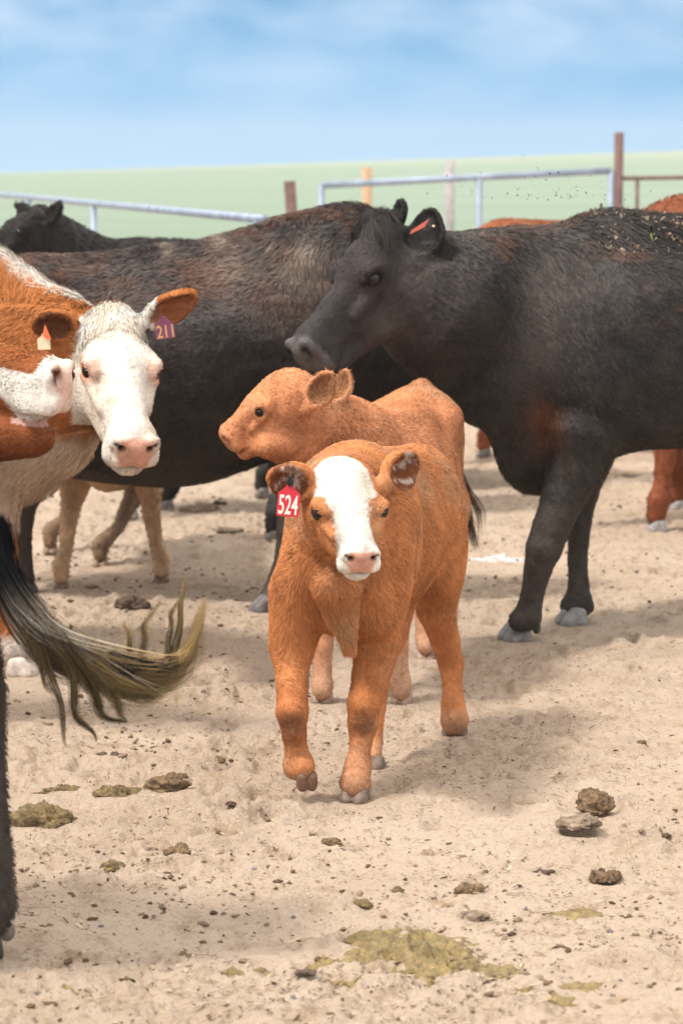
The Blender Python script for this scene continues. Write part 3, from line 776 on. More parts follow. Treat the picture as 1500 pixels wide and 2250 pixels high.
# ---------------------------------------------------------------- plain ginger calf behind it, looking left
def build_calf_back():
    F = (-.17, -.985); O = np.array([.175, 7.85, 0])
    root = thing('calf', G(800, 1548), 'plain ginger calf in profile looking left behind the white faced calf', 'calf')
    Rm = frame([F[0], F[1], 0]); w = lambda f, l, z: O + Rm @ np.array([f, l, z])
    B = Body(); e = lambda c, r, k=.05: B.ell(w(*c), r, Rm, k)
    e((-.02, 0, .58), (.38, .155, .185)); e((.24, 0, .57), (.17, .14, .19))
    for q in (1, -1):
        e((.24, q * .09, .57), (.12, .06, .16)); e((-.22, q * .10, .735), (.08, .045, .05)); e((-.32, q * .075, .58), (.12, .058, .17))
    B.cone(w(.26, 0, .715), w(-.32, 0, .755), .055, .065, .08)
    e((-.31, 0, .69), (.15, .125, .125)); B.cone(w(-.36, 0, .78), P(926, 850, 8.20), .045, .022, .04)
    H = Head((.35, .2, .06), P(574, 906, 7.14), (-.79, -.20, -.56), .262, wy=1.30, wm=1.12, calf=True, ex=.55, wz=1.34); H.er = .047
    B.cone(w(.27, 0, .62), P(760, 985, 7.38), .15, .115, .06)
    B.cone(P(760, 970, 7.38), H.w(.12, 0, -.03), .105, .080, .05)
    B.cone(P(770, 1060, 7.36), H.w(.16, 0, -.16), .085, .06, .05)
    B.cone(w(.22, 0, .72), P(760, 950, 7.38), .075, .075, .06)
    H.add(B)
    B.cone(H.w(.20, 0, -.20), H.w(.72, 0, -.15), .070 * .3, .052 * .3, .03)
    H.e(B, (.36, 0, -.09), (.24, .08, .10), .06)
    B.cone(P(588, 985, 7.16), P(690, 1005, 7.28), .024, .055, .05)
    legs = [pxc([(712, 1230, 7.55, 52), (708, 1340, 7.5, 36), (707, 1420, 7.47, 28), (708, 1470, 7.46, 23), (708, 1505, 7.45, 27), (707, 1525, 7.44, 26)]),
            pxc([(872, 1230, 7.55, 52), (874, 1340, 7.5, 34), (874, 1420, 7.47, 26), (876, 1470, 7.46, 23), (880, 1505, 7.45, 27), (881, 1528, 7.44, 27)]),
            pxc([(955, 1120, 8.1, 75), (945, 1230, 8.1, 45), (930, 1310, 8.15, 27), (930, 1360, 8.14, 21), (933, 1405, 8.12, 24), (935, 1428, 8.1, 24)]),
            pxc([(962, 1120, 8.1, 55), (975, 1230, 8.1, 42), (985, 1310, 8.15, 27), (985, 1360, 8.14, 21), (985, 1405, 8.12, 24), (985, 1428, 8.1, 24)])]
    for L in legs: B.chain(L[:-1] + [(L[-1][0] + [0, 0, .010], L[-1][1] * .92)], .045, slim=.86)
    ears = [add_ear(B, P(682, 890, 7.09), P(730, 820, 7.09), (-.25, -1, -.2), .080, .007, k=.012),
            add_ear(B, P(736, 885, 7.26), P(764, 812, 7.30), (-.6, -.8, 0), .070, .007, k=.012)]
    c0 = np.array([.54, .225, .105])
    def colors(p, n):
        h = H.loc(p.copy()); C = np.tile(c0, (len(p), 1)) * (1 + .12 * fbm(p, 9, 3))[:, None]
        C = mixc(C, [.58, .33, .19], sst(.0, .5, fbm(p, 5, 18, 4)) * .6); C = mixc(C, [.36, .13, .05], sst(.05, .5, fbm(p, 6, 38, 4)) * .55)
        C = mixc(C, [.50, .30, .19], (1 - sst(.04, .25, p[:, 2])) * .8)
        C = eye_rim(C, h, [.25, .12, .08], .8)
        x, y, z = h.T; pad = sst(.90, .94, x) * (z < .1) * (z > -.1) * (np.abs(y) < .2)
        C = mixc(C, [.36, .17, .09], pad * .8)
        nos = np.exp(-(((x - .965) / .05) ** 2 + ((np.abs(y) - .085) / .03) ** 2 + ((z - .038) / .026) ** 2)); C = mixc(C, [.06, .02, .015], np.clip(nos * 2 - .6, 0, 1))
        C = mixc(C, [.2, .08, .04], sst(.66, .8, x) * (x < 1) * np.exp(-((z + .118) / .014) ** 2) * .8)
        for base, Re, Ln, wd in ears:
            l = (p - base) @ Re
            cup = (n @ Re[:, 2] > 0) * (np.hypot((l[:, 0] - .52 * Ln) / (.46 * Ln), l[:, 1] / (.42 * wd)) < 1) * (np.abs(l[:, 2]) < .04)
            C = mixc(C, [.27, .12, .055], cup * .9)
        return C
    V, Q, NV, C = finish(root, B, .0062, colors)
    H.eyes(root)
    def length(p, n):
        h = H.loc(p.copy()); inh = (h[:, 0] > -.05) * (np.abs(h[:, 1]) < .26) * (np.abs(h[:, 2]) < .32) * (h[:, 0] < 1.1)
        L = np.where(inh, .007, .011)
        L = np.where(p[:, 2] < .36, .006, L)
        eye = eye_zone(h)
        return np.where(inh & (eye | (h[:, 0] > .92)), 0, L)
    fur(root, V, Q, NV, C, 120000, length, cow_comb(F, H), width=.0009, lift=.40, messy=.22, clump=20, twist=.9, colvar=.30, tipc=1.3)
    for g in (G(707, 1545), G(882, 1548), G(936, 1452), G(985, 1452)):
        hoof(root, g, F, .056, (.34, .23, .17)); FEET.append((g[0], g[1], .05))
    tail(root, pxc([(948, 880, 8.25, 16), (985, 960, 8.30, 12), (1008, 1050, 8.30, 9), (1014, 1100, 8.32, 7)]), c0 * .8)
    ps, ws, cs_ = [], [], []
    for i in range(160):
        a = rng.normal(0, 1, 2)
        k = [P(1014 + a[0] * 4, 1060 + 8 * a[1], 8.33), P(1022 + a[0] * 6, 1120 + a[1] * 8, 8.34 + .01 * a[1]), P(1030 + a[0] * 8, 1160, 8.34), P(1046 + a[0] * 5, 1205 + a[1] * 8, 8.34)]
        if i % 4 == 0: k = [P(1016, 1050 + 8 * a[1], 8.33), P(1036 + a[0] * 6, 1095, 8.33), P(1052 + a[0] * 6, 1125, 8.33), P(1056 + a[0] * 4, 1165 + 15 * a[1], 8.33)]
        p = bez(k, 14); ps.append(p); ws.append(.0011); cs_.append(np.tile(np.array([.10, .06, .045]) * rng.uniform(.5, 1.6), (14, 1)))
    strands(root, ps, ws, cs_, 'tail_switch')
    tag_plate(root, P(742, 880, 7.29), .035, .03, 'black_plastic', None, (-.6, -.8, 0), .2, button=False)

# ---------------------------------------------------------------- black cow on the right
def black_colors(H=None, extra=None, brown=.5, dust=.5, base=BLK):
    def f(p, n):
        C = np.tile(base, (len(p), 1)) * (1 + .45 * fbm(p, 6, 2, 4) + .35 * fbm(p, 24, 62, 2))[:, None]
        up = sst(.85, 1.25, p[:, 2])
        C = mixc(C, [.14, .060, .036], sst(-.05, .30, fbm(p * [1, 1, 2.2], 5.5, 7, 4)) * up * brown * (1 if H is None else sst(.02, .2, p[:, 0] - H.O[0])))
        C = mixc(C, [.046, .031, .026], sst(-.1, .4, fbm(p, 1.7, 52, 3)) * .6)
        C = mixc(C, [.115, .097, .086], sst(.0, .5, fbm(p, 2.9, 12, 4)) * dust)
        C = mixc(C, [.12, .095, .075], (1 - sst(.1, 1.1, p[:, 2])) * .35)  # brownish dust and haze low on the body, put into the coat colour
        if extra is not None: C = extra(C, p, n)
        if H is not None:
            h = H.loc(p.copy()); x, y, z = h[:, 0], np.abs(h[:, 1]), h[:, 2]
            C = eye_rim(C, h, [.012, .009, .008], .9)
            pad = sst(.885, .925, x) * (y < .16) * (z > -.12) * (z < .12)
            C = mixc(C, [.085, .075, .07], pad)
            nos = np.exp(-(((x - .965) / .06) ** 2 + ((y - .088) / .028) ** 2 + ((z - .04) / .032) ** 2)); C = mixc(C, [.012, .01, .01], np.clip(nos * 2.2 - .5, 0, 1))
        return C
    return f
def build_cow_right():
    F = (-1, -.04); O = np.array([1.42, 8.64, 0])
    root = thing('cow', G(1128, 1405), 'black cow with a salmon pink ear tag whose head reaches over the ginger calves', 'cow')
    B = Body(); w, Rm, s = add_torso(B, O, F, 1.335, deep=.86, wid=.95)
    B.ell(P(1180, 985, 8.6), (.13, .11, .15), None, .10)
    B.cone(P(1260, 735, 8.62), P(1090, 715, 8.55), .330, .270, .10, .52, (0, 1, 0))
    B.cone(P(1090, 715, 8.55), P(955, 665, 8.40), .270, .195, .10, .62, (0, 1, 0))
    H = Head((.35, .2, .06), P(830, 610, 8.18), (-.60, -.44, -.66), .515, wy=1.06, wm=1.04, roll=0.05, ex=.38, wz=1.28)
    B.cone(P(970, 660, 8.42), H.w(.12, 0, -.05), .19, .10, .1)
    H.add(B)
    H.e(B, (.28, .05, -.12), (.22, .11, .17), .08)
    legs = [pxc([(1275, 960, 8.48, 85), (1262, 1030, 8.46, 60), (1238, 1090, 8.44, 51), (1210, 1160, 8.42, 45), (1194, 1205, 8.41, 43), (1181, 1250, 8.41, 33), (1168, 1310, 8.41, 27), (1158, 1355, 8.41, 33), (1142, 1378, 8.40, 35)]),
            pxc([(1290, 950, 8.82, 80), (1275, 1080, 8.82, 40), (1272, 1150, 8.82, 28), (1268, 1230, 8.81, 23), (1270, 1290, 8.80, 25), (1268, 1325, 8.79, 36), (1256, 1347, 8.78, 36)])]
    std = std_legs(w, s, (0, 0, .1, -.1)); legs += std[2:]
    for L in legs: B.chain(L[:-1] + [(L[-1][0] + [0, 0, .022], L[-1][1] * .82)], .03, slim=.92)
    ears = [add_ear(B, P(920, 565, 8.28), P(955, 458, 8.32), (-.5, -1, .1), .125, .012, k=.02),
            add_ear(B, P(862, 510, 8.54), P(880, 438, 8.62), (-1, -.5, .1), .10, .012, k=.02)]
    def extra(C, p, n):
        a = P(1195, 930, 8.4); d = ((p[:, 0] - a[0]) / .055) ** 2 + ((p[:, 2] - a[2]) / .10) ** 2
        C = mixc(C, [.13, .048, .02], np.exp(-d) * (p[:, 1] < 8.6) * sst(-.6, .3, fbm(p, 14, 3)) * .9)
        a = P(1210, 640, 8.4); d = ((p[:, 0] - a[0] - .25 * (p[:, 2] - a[2])) / .10) ** 2 + ((p[:, 2] - a[2]) / .30) ** 2
        C = mixc(C, [.125, .105, .092], np.exp(-d) * (p[:, 1] < 8.7) * .55)
        for base, Re, Ln, wd in ears:
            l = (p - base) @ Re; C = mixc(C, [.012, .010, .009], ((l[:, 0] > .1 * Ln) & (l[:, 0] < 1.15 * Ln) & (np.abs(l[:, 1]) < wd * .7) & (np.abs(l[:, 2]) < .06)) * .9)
        return C
    V, Q, NV, C = finish(root, B, .0085, black_colors(H, extra, .5, .45), mat_='skin_black',
                         wetfn=lambda p: (lambda h: sst(.89, .93, h[:, 0]) * (np.abs(h[:, 1]) < .17) * (h[:, 2] > -.12) * (h[:, 2] < .12) * .9)(H.loc(p.copy())),
                         bumpfn=lambda p: .006 * fbm(p * [1, 1, .6], 7, 4) * sst(.5, .8, p[:, 2]))
    H.eyes(root)
    top = lambda p: sst(1.12, 1.27, p[:, 2]) * (p[:, 0] > .5)
    def length(p, n):
        h = H.loc(p.copy()); inh = (h[:, 0] > -.05) * (np.abs(h[:, 1]) < .26) * (np.abs(h[:, 2]) < .32) * (h[:, 0] < 1.1)
        L = np.where(inh, .007, .018) + .02 * top(p)
        poll = inh & (h[:, 0] < .2) & (h[:, 2] > .02) & (np.abs(h[:, 1]) < .16)
        L = np.where(poll, .065, L)
        eye = eye_zone(h)
        L = np.where(inh & (eye | (h[:, 0] > .9)), 0, L)
        for base, Re, Ln, wd in ears:
            l = (p - base) @ Re; L = np.where((l[:, 0] > 0) & (l[:, 0] < 1.15 * Ln) & (np.abs(l[:, 1]) < wd * .7) & (np.abs(l[:, 2]) < .06), .010, L)
        return np.where(p[:, 2] < .45, .008, L)
    comb0 = cow_comb(F, H)
    def comb(p, n):
        d = comb0(p, n); h = H.loc(p.copy())
        poll = (h[:, 0] < .2) & (h[:, 0] > -.15) & (h[:, 2] > .02) & (np.abs(h[:, 1]) < .2)
        d[poll] = H.R[:, 0] * .3 + H.R[:, 2] * .2 + np.array([0, 0, 1.2]); return d
    vis = lambda p, n: 1. * (p[:, 0] < 1.9) * (1 + 2.5 * ((H.loc(p.copy())[:, 0] < .2) & (p[:, 0] < .35) & (p[:, 2] > 1.2)))
    fur(root, V, Q, NV, C * 1.05, 120000, length, comb, width=.0013, lift=.32, messy=.32, clump=9, twist=.8, dens=vis, mat=MAT['fur_black'], colvar=.32, tipc=1.15)
    for g in (G(1128, 1408), G(1252, 1374)):
        hoof(root, g, (-.93, -.35), .088, (.26, .245, .235)); FEET.append((g[0], g[1], .08))
    for L in std[2:]:
        g = L[-1][0].copy(); g[2] = 0; hoof(root, g, F, .085, (.2, .18, .17))
    for gx, Y in ((1178, 8.46), (1296, 8.85)):
        c = P(gx, 1380 if gx < 1250 else 1334, Y); B2 = Body(); B2.ell(c, (.014, .012, .020), None, .01)
        Vd, Qd = B2.build(.004); mesh_obj('dewclaw', Vd, Qd, MAT['hoof'], root, cols=np.tile([.07, .06, .05], (len(Vd), 1)), wet=np.zeros(len(Vd)))
    # salmon tag seen almost edge on
    c = P(921, 499, 8.20); d = unit(P(944, 486, 8.2) - P(899, 513, 8.2))
    U = unit(np.array([0, -.5, 1.])); V_ = []
    for zz in (0, .004):
        for a, b in ((-.034, -.005), (.018, -.010), (.034, .008), (-.028, .006)):
            V_.append(c + d * a + U * b + np.array([0, -zz, 0]))
    t = mesh_obj('ear_tag', V_, [(3, 2, 1, 0), (4, 5, 6, 7), (0, 1, 5, 4), (1, 2, 6, 5), (2, 3, 7, 6), (3, 0, 4, 7)], MAT['tag_salmon'], root, smooth=False)
    Vb, Fb = sphere(P(952, 497, 8.24), (.004, .004, .004)); mesh_obj('button', Vb, Fb, MAT['tag_cream'], t)
    # crusted dirt on the back
    Vs, Fs, k = [], [], 0
    m = (V[:, 2] > 1.20) & (V[:, 0] > .78) & (V[:, 0] < 1.3) & (NV[:, 1] < .2)
    ii = rng.choice(np.nonzero(m)[0], 240)
    for i in ii:
        a = V[i] + NV[i] * .012; r = rng.uniform(.002, .006)
        for q in range(4): Vs.append(a + rng.normal(0, r, 3))
        Fs += [(k, k + 1, k + 2), (k, k + 2, k + 3), (k, k + 3, k + 1), (k + 1, k + 3, k + 2)]; k += 4
    mesh_obj('dried_mud', Vs, Fs, MAT['dung_grey'], root, smooth=False)['kind'] = 'stuff'
    sp = []
    c = P(1428, 512, 8.32)
    ps = [bez([c, c + [0, -.01, .02], c + [dx, -.02, .034]], 8) for dx in (-.022, .012)] + [bez([c, c + [.004, -.01, -.018], c + [.006, -.01, -.030]], 8)]
    o = strands(None, ps, [.0035] * 3, [np.tile([.20, .32, .11], (8, 1))] * 3, 'grass_sprig')
    tag(o, 'green grass sprig lying on the back of the big black cow', 'grass sprig')

# ---------------------------------------------------------------- wide black cow across the middle
def build_cow_middle():
    F = (1, -.03); O = np.array([-.54, 9.30, 0])
    root = thing('cow', G(300, 1310), 'wide dusty black cow with rusty brown back standing broadside across the middle', 'cow')
    B = Body(); w, Rm, s = add_torso(B, O, F, 1.325, fat=1.0, deep=.93)
    B.ell(w(-.06, 0, .735), (.46, .31, .335), Rm, .12)
    B.ell(w(-.40, 0, .76), (.42, .29, .30), Rm, .12)
    B.ell(w(.28, 0, .86), (.5, .29, .29), Rm, .12)
    B.cone(P(760, 665, 9.2), P(850, 740, 9.3), .30, .22, .1, .6, (0, 1, 0))
    B.cone(P(850, 720, 9.3), P(880, 850, 9.35), .22, .14, .1)
    H = Head((0, 0, 0), P(878, 880, 9.35), (.12, -.1, -1), .46, up=(1, 0, 0))
    H.add(B)
    legs = [pxc([(670, 980, 9.15, 90), (652, 1100, 9.1, 45), (645, 1170, 9.08, 40), (630, 1235, 9.06, 30), (606, 1290, 9.05, 25), (597, 1318, 9.04, 30), (588, 1330, 9.03, 28)]),
            pxc([(690, 980, 9.45, 80), (700, 1100, 9.5, 45), (705, 1170, 9.5, 38), (705, 1230, 9.5, 25), (705, 1270, 9.5, 30)]),
            pxc([(40, 900, 9.2, 100), (70, 1020, 9.2, 65), (45, 1110, 9.3, 38), (47, 1180, 9.35, 25), (50, 1250, 9.38, 25), (55, 1285, 9.4, 30)]),
            pxc([(60, 900, 9.5, 90), (20, 1020, 9.55, 60), (-30, 1110, 9.6, 36), (-30, 1180, 9.6, 25), (-30, 1250, 9.6, 30)])]
    for L in legs: B.chain(L[:-1] + [(L[-1][0] + [0, 0, .022], L[-1][1] * .82)], .03, slim=.92)
    def extra(C, p, n):
        C = mixc(C, [.115, .052, .032], sst(.98, 1.12, p[:, 2]) * sst(-.3, .25, fbm(p * [1, 1, 2.5], 7, 81, 4)) * .7)
        for a, r, k in ((P(672, 575, 9.0), (.05, .06), .9), (P(600, 545, 9), (.03, .02), .5), (P(485, 540, 9), (.03, .02), .7), (P(362, 552, 9), (.022, .022), .8), (P(655, 600, 9.0), (.12, .05), .3), (P(700, 680, 9.0), (.12, .14), .25), (P(520, 590, 9), (.10, .05), .3)):
            d = ((p[:, 0] - a[0]) / r[0]) ** 2 + ((p[:, 2] - a[2]) / r[1]) ** 2 + .6 * fbm(p, 22, 4)
            C = mixc(C, [.26, .20, .155], np.clip(np.exp(-d * 1.2) * 1.3, 0, 1) * k * (p[:, 1] < 9.4))
        C = mixc(C, [.13, .11, .095], sst(.05, .35, fbm(p * [1, 1, 1.8], 6, 33, 4)) * .25 * sst(.8, 1.1, p[:, 2]))
        return C
    def warp(V):
        V = V.copy(); V[:, 2] -= sst(.75, 1.25, V[:, 2]) * np.interp(V[:, 0], [-1.6, -.8, -.48, -.22, 0, 3], [.125, .115, .080, .015, 0, 0]); return V
    V, Q, NV, C = finish(root, B, .0095, black_colors(None, extra, .9, .25), mat_='skin_black', warp=warp,
                         bumpfn=lambda p: (.007 * fbm(p * [.6, 1, 2.0], 8, 4) + .008 * fbm(p, 3, 9)) * sst(.6, .95, p[:, 2]))
    length = lambda p, n: np.where(p[:, 2] < .45, .008, .018) + .02 * sst(.95, 1.2, p[:, 2])
    fur(root, V, Q, NV, C, 90000, length, cow_comb(F), width=.0014, lift=.35, messy=.50, clump=8, twist=.8, dens=lambda p, n: 1. * (n[:, 1] < .45), mat=MAT['fur_black'], colvar=.32)
    for L in legs:
        g = L[-1][0] + np.array([.0, 0, 0]); g[2] = 0
        hoof(root, g if L is not legs[0] else G(577, 1347), (1, -.1) if L is not legs[0] else (-1, -.2), .085, (.14, .125, .12)); FEET.append((g[0], g[1], .08))

# ---------------------------------------------------------------- white faced cow looking at the viewer
def build_cow_whiteface():
    F = (1, -.05); O = np.array([-1.62, 8.12, 0])
    root = thing('cow', G(50, 1480), 'orange cow with a white face looking at the viewer and purple ear tag 211', 'cow')
    B = Body(); w, Rm, s = add_torso(B, O, F, 1.235)
    H = Head((.35, 0, .06), P(266, 812, 7.72), (.19, -.77, -.59), .565, wy=.93, wm=.96, roll=-.06, ex=.42, wz=1.0)
    B.cone(P(-60, 800, 8.1), P(80, 830, 8.02), .31, .235, .1, .6, (0, 1, 0))
    B.cone(P(60, 795, 8.05), H.w(.10, 0, -.08), .20, .105, .08)
    B.cone(P(40, 850, 8.02), H.w(.25, 0, -.20), .20, .08, .08)
    B.cone(P(60, 960, 7.98), P(120, 960, 7.95), .13, .10, .08)
    H.add(B)
    legs = std_legs(w, s, (0, .1, 0, .1))
    legs[1] = pxc([(-10, 1050, 7.98, 75), (0, 1150, 7.96, 36), (5, 1230, 7.95, 30), (8, 1290, 7.94, 26), (18, 1360, 7.93, 26), (30, 1410, 7.92, 36), (42, 1445, 7.9, 38)])
    for L in legs: B.chain(L[:-1] + [(L[-1][0] + [0, 0, .022], L[-1][1] * .82)], .03, slim=.92)
    ears = [add_ear(B, P(160, 725, 7.84), P(76, 700, 7.76), (-.1, -1, -.2), .100, .010, k=.02),
            add_ear(B, P(322, 704, 7.86), P(434, 650, 7.84), (.2, -1, -.5), .098, .010, k=.02)]
    red = np.array([.42, .15, .045])
    def colors(p, n):
        h = H.loc(p.copy()); x, y, z = h.T
        C = np.tile(red, (len(p), 1)) * (1 + .12 * fbm(p, 7, 2))[:, None]
        a = P(60, 1000, 8); wht = sst(.0, .06, (a[2] - p[:, 2]) + .12 + .05 * fbm(p, 12, 3) - .0) * (p[:, 0] > -1.35) * (p[:, 2] > .42)
        C = mixc(C, [.66, .52, .40], wht)
        # white line along the crest
        cr = sst(1.150, 1.175, p[:, 2] + .53 * (p[:, 0] + 1.0) + .03 * fbm(p, 20, 5)) * (p[:, 0] < -.70) * sst(.62, .85, n[:, 2] + .15 * noise(p, 30, 3)) * (p[:, 1] > 7.98)
        C = mixc(C, WHITE, cr)
        inh = (x > -.02) * (x < 1.15) * (np.abs(y) < .30) * (np.abs(z) < .40)
        face = inh * sst(-.02, .03, x + .02 * fbm(p, 40, 4) - .75 * np.maximum(0, -z - .06) - 3.2 * np.maximum(0, np.abs(y) - .165)) * (z > -.34)
        C = mixc(C, WHITE * (1 + .04 * noise(p, 30))[:, None], face)
        C = mixc(C, [.58, .48, .36], face * sst(.0, .45, fbm(p, 13, 9, 4)) * .65); C = mixc(C, [.50, .36, .24], face * np.exp(-((x - .50) / .12) ** 2 - ((np.abs(y) - .15 + .1 * (x - .4)) / .025) ** 2) * .55)
        C = eye_rim(C, h, [.62, .27, .15], 1.25); 
        C = eye_rim(C, h, [.10, .04, .03], .62)
        C, pad = nose_cols(C, h, [.62, .34, .26])
        C = mixc(C, [.7, .6, .5], (1 - sst(.10, .13, p[:, 2])) * 1.)
        for i, (base, Re, Ln, wd) in enumerate(ears):
            l = (p - base) @ Re
            ine = (l[:, 0] > -.05 * Ln) * (l[:, 0] < 1.1 * Ln) * (np.abs(l[:, 1]) < wd * .7) * (np.abs(l[:, 2]) < .06)
            cup = (n @ Re[:, 2] > 0) * (np.hypot((l[:, 0] - .52 * Ln) / (.46 * Ln), l[:, 1] / (.42 * wd)) < 1)
            C = mixc(C, red * 1.05, ine * sst(.28, .36, l[:, 0] / Ln)); C = mixc(C, WHITE if i else red, ine * (1 - sst(.28, .36, l[:, 0] / Ln)))
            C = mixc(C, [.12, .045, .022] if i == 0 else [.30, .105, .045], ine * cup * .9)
        return C
    V, Q, NV, C = finish(root, B, .0070, colors, wetfn=lambda p: (lambda h: sst(.90, .93, h[:, 0]) * (np.abs(h[:, 1]) < .13) * (h[:, 2] > -.11) * (h[:, 2] < .1) * .7)(H.loc(p.copy())))
    H.eyes(root)
    def length(p, n):
        h = H.loc(p.copy()); inh = (h[:, 0] > -.05) * (np.abs(h[:, 1]) < .28) * (np.abs(h[:, 2]) < .36) * (h[:, 0] < 1.1)
        L = np.where(inh, .010, .022)
        L = np.where(inh & (h[:, 0] < .20) & (h[:, 2] > -.02), .022, L)
        L = np.where(~inh & (p[:, 2] > 1.08) & (n[:, 2] > .1), .05, L)
        L = np.where(~inh & (p[:, 2] < .66), .035, L)
        eye = eye_zone(h)
        pad = pad_zone(h)
        ear_ = np.zeros(len(p), bool)
        for base, Re, Ln, wd in ears:
            l = (p - base) @ Re; ear_ |= (l[:, 0] > 0) & (l[:, 0] < 1.15 * Ln) & (np.abs(l[:, 1]) < wd * .7) & (np.abs(l[:, 2]) < .06)
        L = np.where(ear_, .012, L)
        return np.where(inh & (eye | pad) & ~ear_, 0, L)
    comb0 = cow_comb(F, H)
    def comb(p, n):
        d = comb0(p, n); h = H.loc(p.copy())
        poll = (h[:, 0] < .25) & (h[:, 0] > -.15) & (h[:, 2] > -.05) & (np.abs(h[:, 1]) < .2)
        d[poll] = H.R[:, 0] * 1.2 + H.R[:, 1] * (np.sign(h[poll, 1]) * .3)[:, None]
        up_ = (p[:, 2] > 1.08) & ~poll; d[up_] = np.array([.1, -.3, 1.]); return d
    hh_ = H.loc(V.copy()); pl_ = ((hh_[:, 0] < .24) & (hh_[:, 0] > -.1) & (np.abs(hh_[:, 1]) < .24) & (hh_[:, 2] > -.1) & (C[:, 2] > .4))
    CF = C * np.where(pl_, 1.22, 1.)[:, None]  # poll hair colour brightened to make up for its self-shadowing
    fur(root, V, Q, NV, CF, 100000, length, comb, width=.0011, lift=.34, messy=.25, clump=16, twist=.6,
        dens=lambda p, n: (p[:, 0] > -1.4) * (1. + 1.5 * (np.linalg.norm(p - H.w(.3, 0, 0), axis=1) < .4)))
    for i, L in enumerate(legs):
        g = L[-1][0].copy(); g[2] = 0
        if i == 1: g = G(52, 1485)
        hoof(root, g, F, .085, (.62, .54, .46)); FEET.append((g[0], g[1], .08))
    tag_plate(root, P(362, 722, 7.74), .055, .058, 'tag_purple', '211', (.1, -1, .0), .12, ink='tag_ink_gold', button=False)
    t = tag_plate(root, P(97, 752, 7.76), .036, .042, 'tag_cream', None, (.1, -1, .1), .05, button=False)
    t['label'] = 'cream tag'
    V2 = [P(99, 712, 7.75), P(113, 745, 7.75), P(104, 746, 7.75), P(94, 738, 7.75)]
    V2 = V2 + [v + np.array([0, .003, 0]) for v in V2]
    mesh_obj('tag_strip', V2, [(0, 1, 2, 3), (7, 6, 5, 4), (0, 4, 5, 1), (1, 5, 6, 2), (2, 6, 7, 3), (3, 7, 4, 0)], MAT['tag_orange'], t, smooth=False)

# ---------------------------------------------------------------- brown and white cow whose muzzle pokes in at the left edge
def build_cow_muzzle():
    F = (1, -.1); O = np.array([-2.35, 7.15, 0])
    root = thing('cow', O, 'chestnut and white cow with only its mouth and pink nose poking in at left', 'cow')
    B = Body(); w, Rm, s = add_torso(B, O, F, 1.30)
    H = Head((.98, 0, .02), P(146, 838, 6.92), (.94, -.28, -.13), .60, wy=1.0, wm=1.0, wz=1.25)
    B.cone(w(.6, 0, .95), H.w(.1, 0, -.08), .26, .13, .1)
    H.add(B, jaw_open=.03)
    H.e(B, (.78, 0, -.20), (.15, .090, .065), .05); H.e(B, (.60, 0, -.22), (.20, .10, .08), .06)
    legs = std_legs(w, s)
    for L in legs: B.chain(L[:-1] + [(L[-1][0] + [0, 0, .022], L[-1][1] * .82)], .03, slim=.92)
    red = np.array([.30, .095, .03])
    def colors(p, n):
        h = H.loc(p.copy()); x, y, z = h.T; C = np.tile(red, (len(p), 1)) * (1 + .15 * fbm(p, 10, 2))[:, None]
        C = mixc(C, [.15, .045, .018], (z < -.13) * .6)
        wht = sst(.66, .69, x + .03 * fbm(p, 14, 4) - 1.1 * np.clip(-z, 0, .16)) * (z > -.125 + .05 * (x - .8)) * (z < .038 + .3 * sst(.88, .95, x))
        C = mixc(C, WHITE, wht)
        pad = sst(.95, .985, x + .05 * fbm(p, 30, 4)) * (z > -.10) * (z < .10); C = mixc(C, [.62, .38, .28], pad * .85)
        nos = np.exp(-(((x - .965) / .05) ** 2 + ((np.abs(y) - .09) / .035) ** 2 + ((z - .04) / .035) ** 2)); C = mixc(C, [.12, .03, .02], np.clip(nos * 2.2 - .5, 0, 1))
        C = mixc(C, [.50, .30, .25], (x > .78) * (x < .96) * (z < -.125) * (z > -.143) * 1.)
        return C
    V, Q, NV, C = finish(root, B, .0075, colors)
    H.eyes(root)
    def length(p, n):
        h = H.loc(p.copy()); L = np.full(len(p), .012)
        return np.where((h[:, 0] > .93) & (h[:, 2] > -.11) | ((h[:, 2] < -.12) & (h[:, 2] > -.16)), .0, L)
    fur(root, V, Q, NV, C, 30000, length, cow_comb(F, H), width=.001, lift=.4, messy=.35, clump=20, dens=lambda p, n: 1. * (p[:, 0] > -1.15))
    for L in legs:
        g = L[-1][0].copy(); g[2] = 0; hoof(root, g, F, .085, (.3, .24, .2))

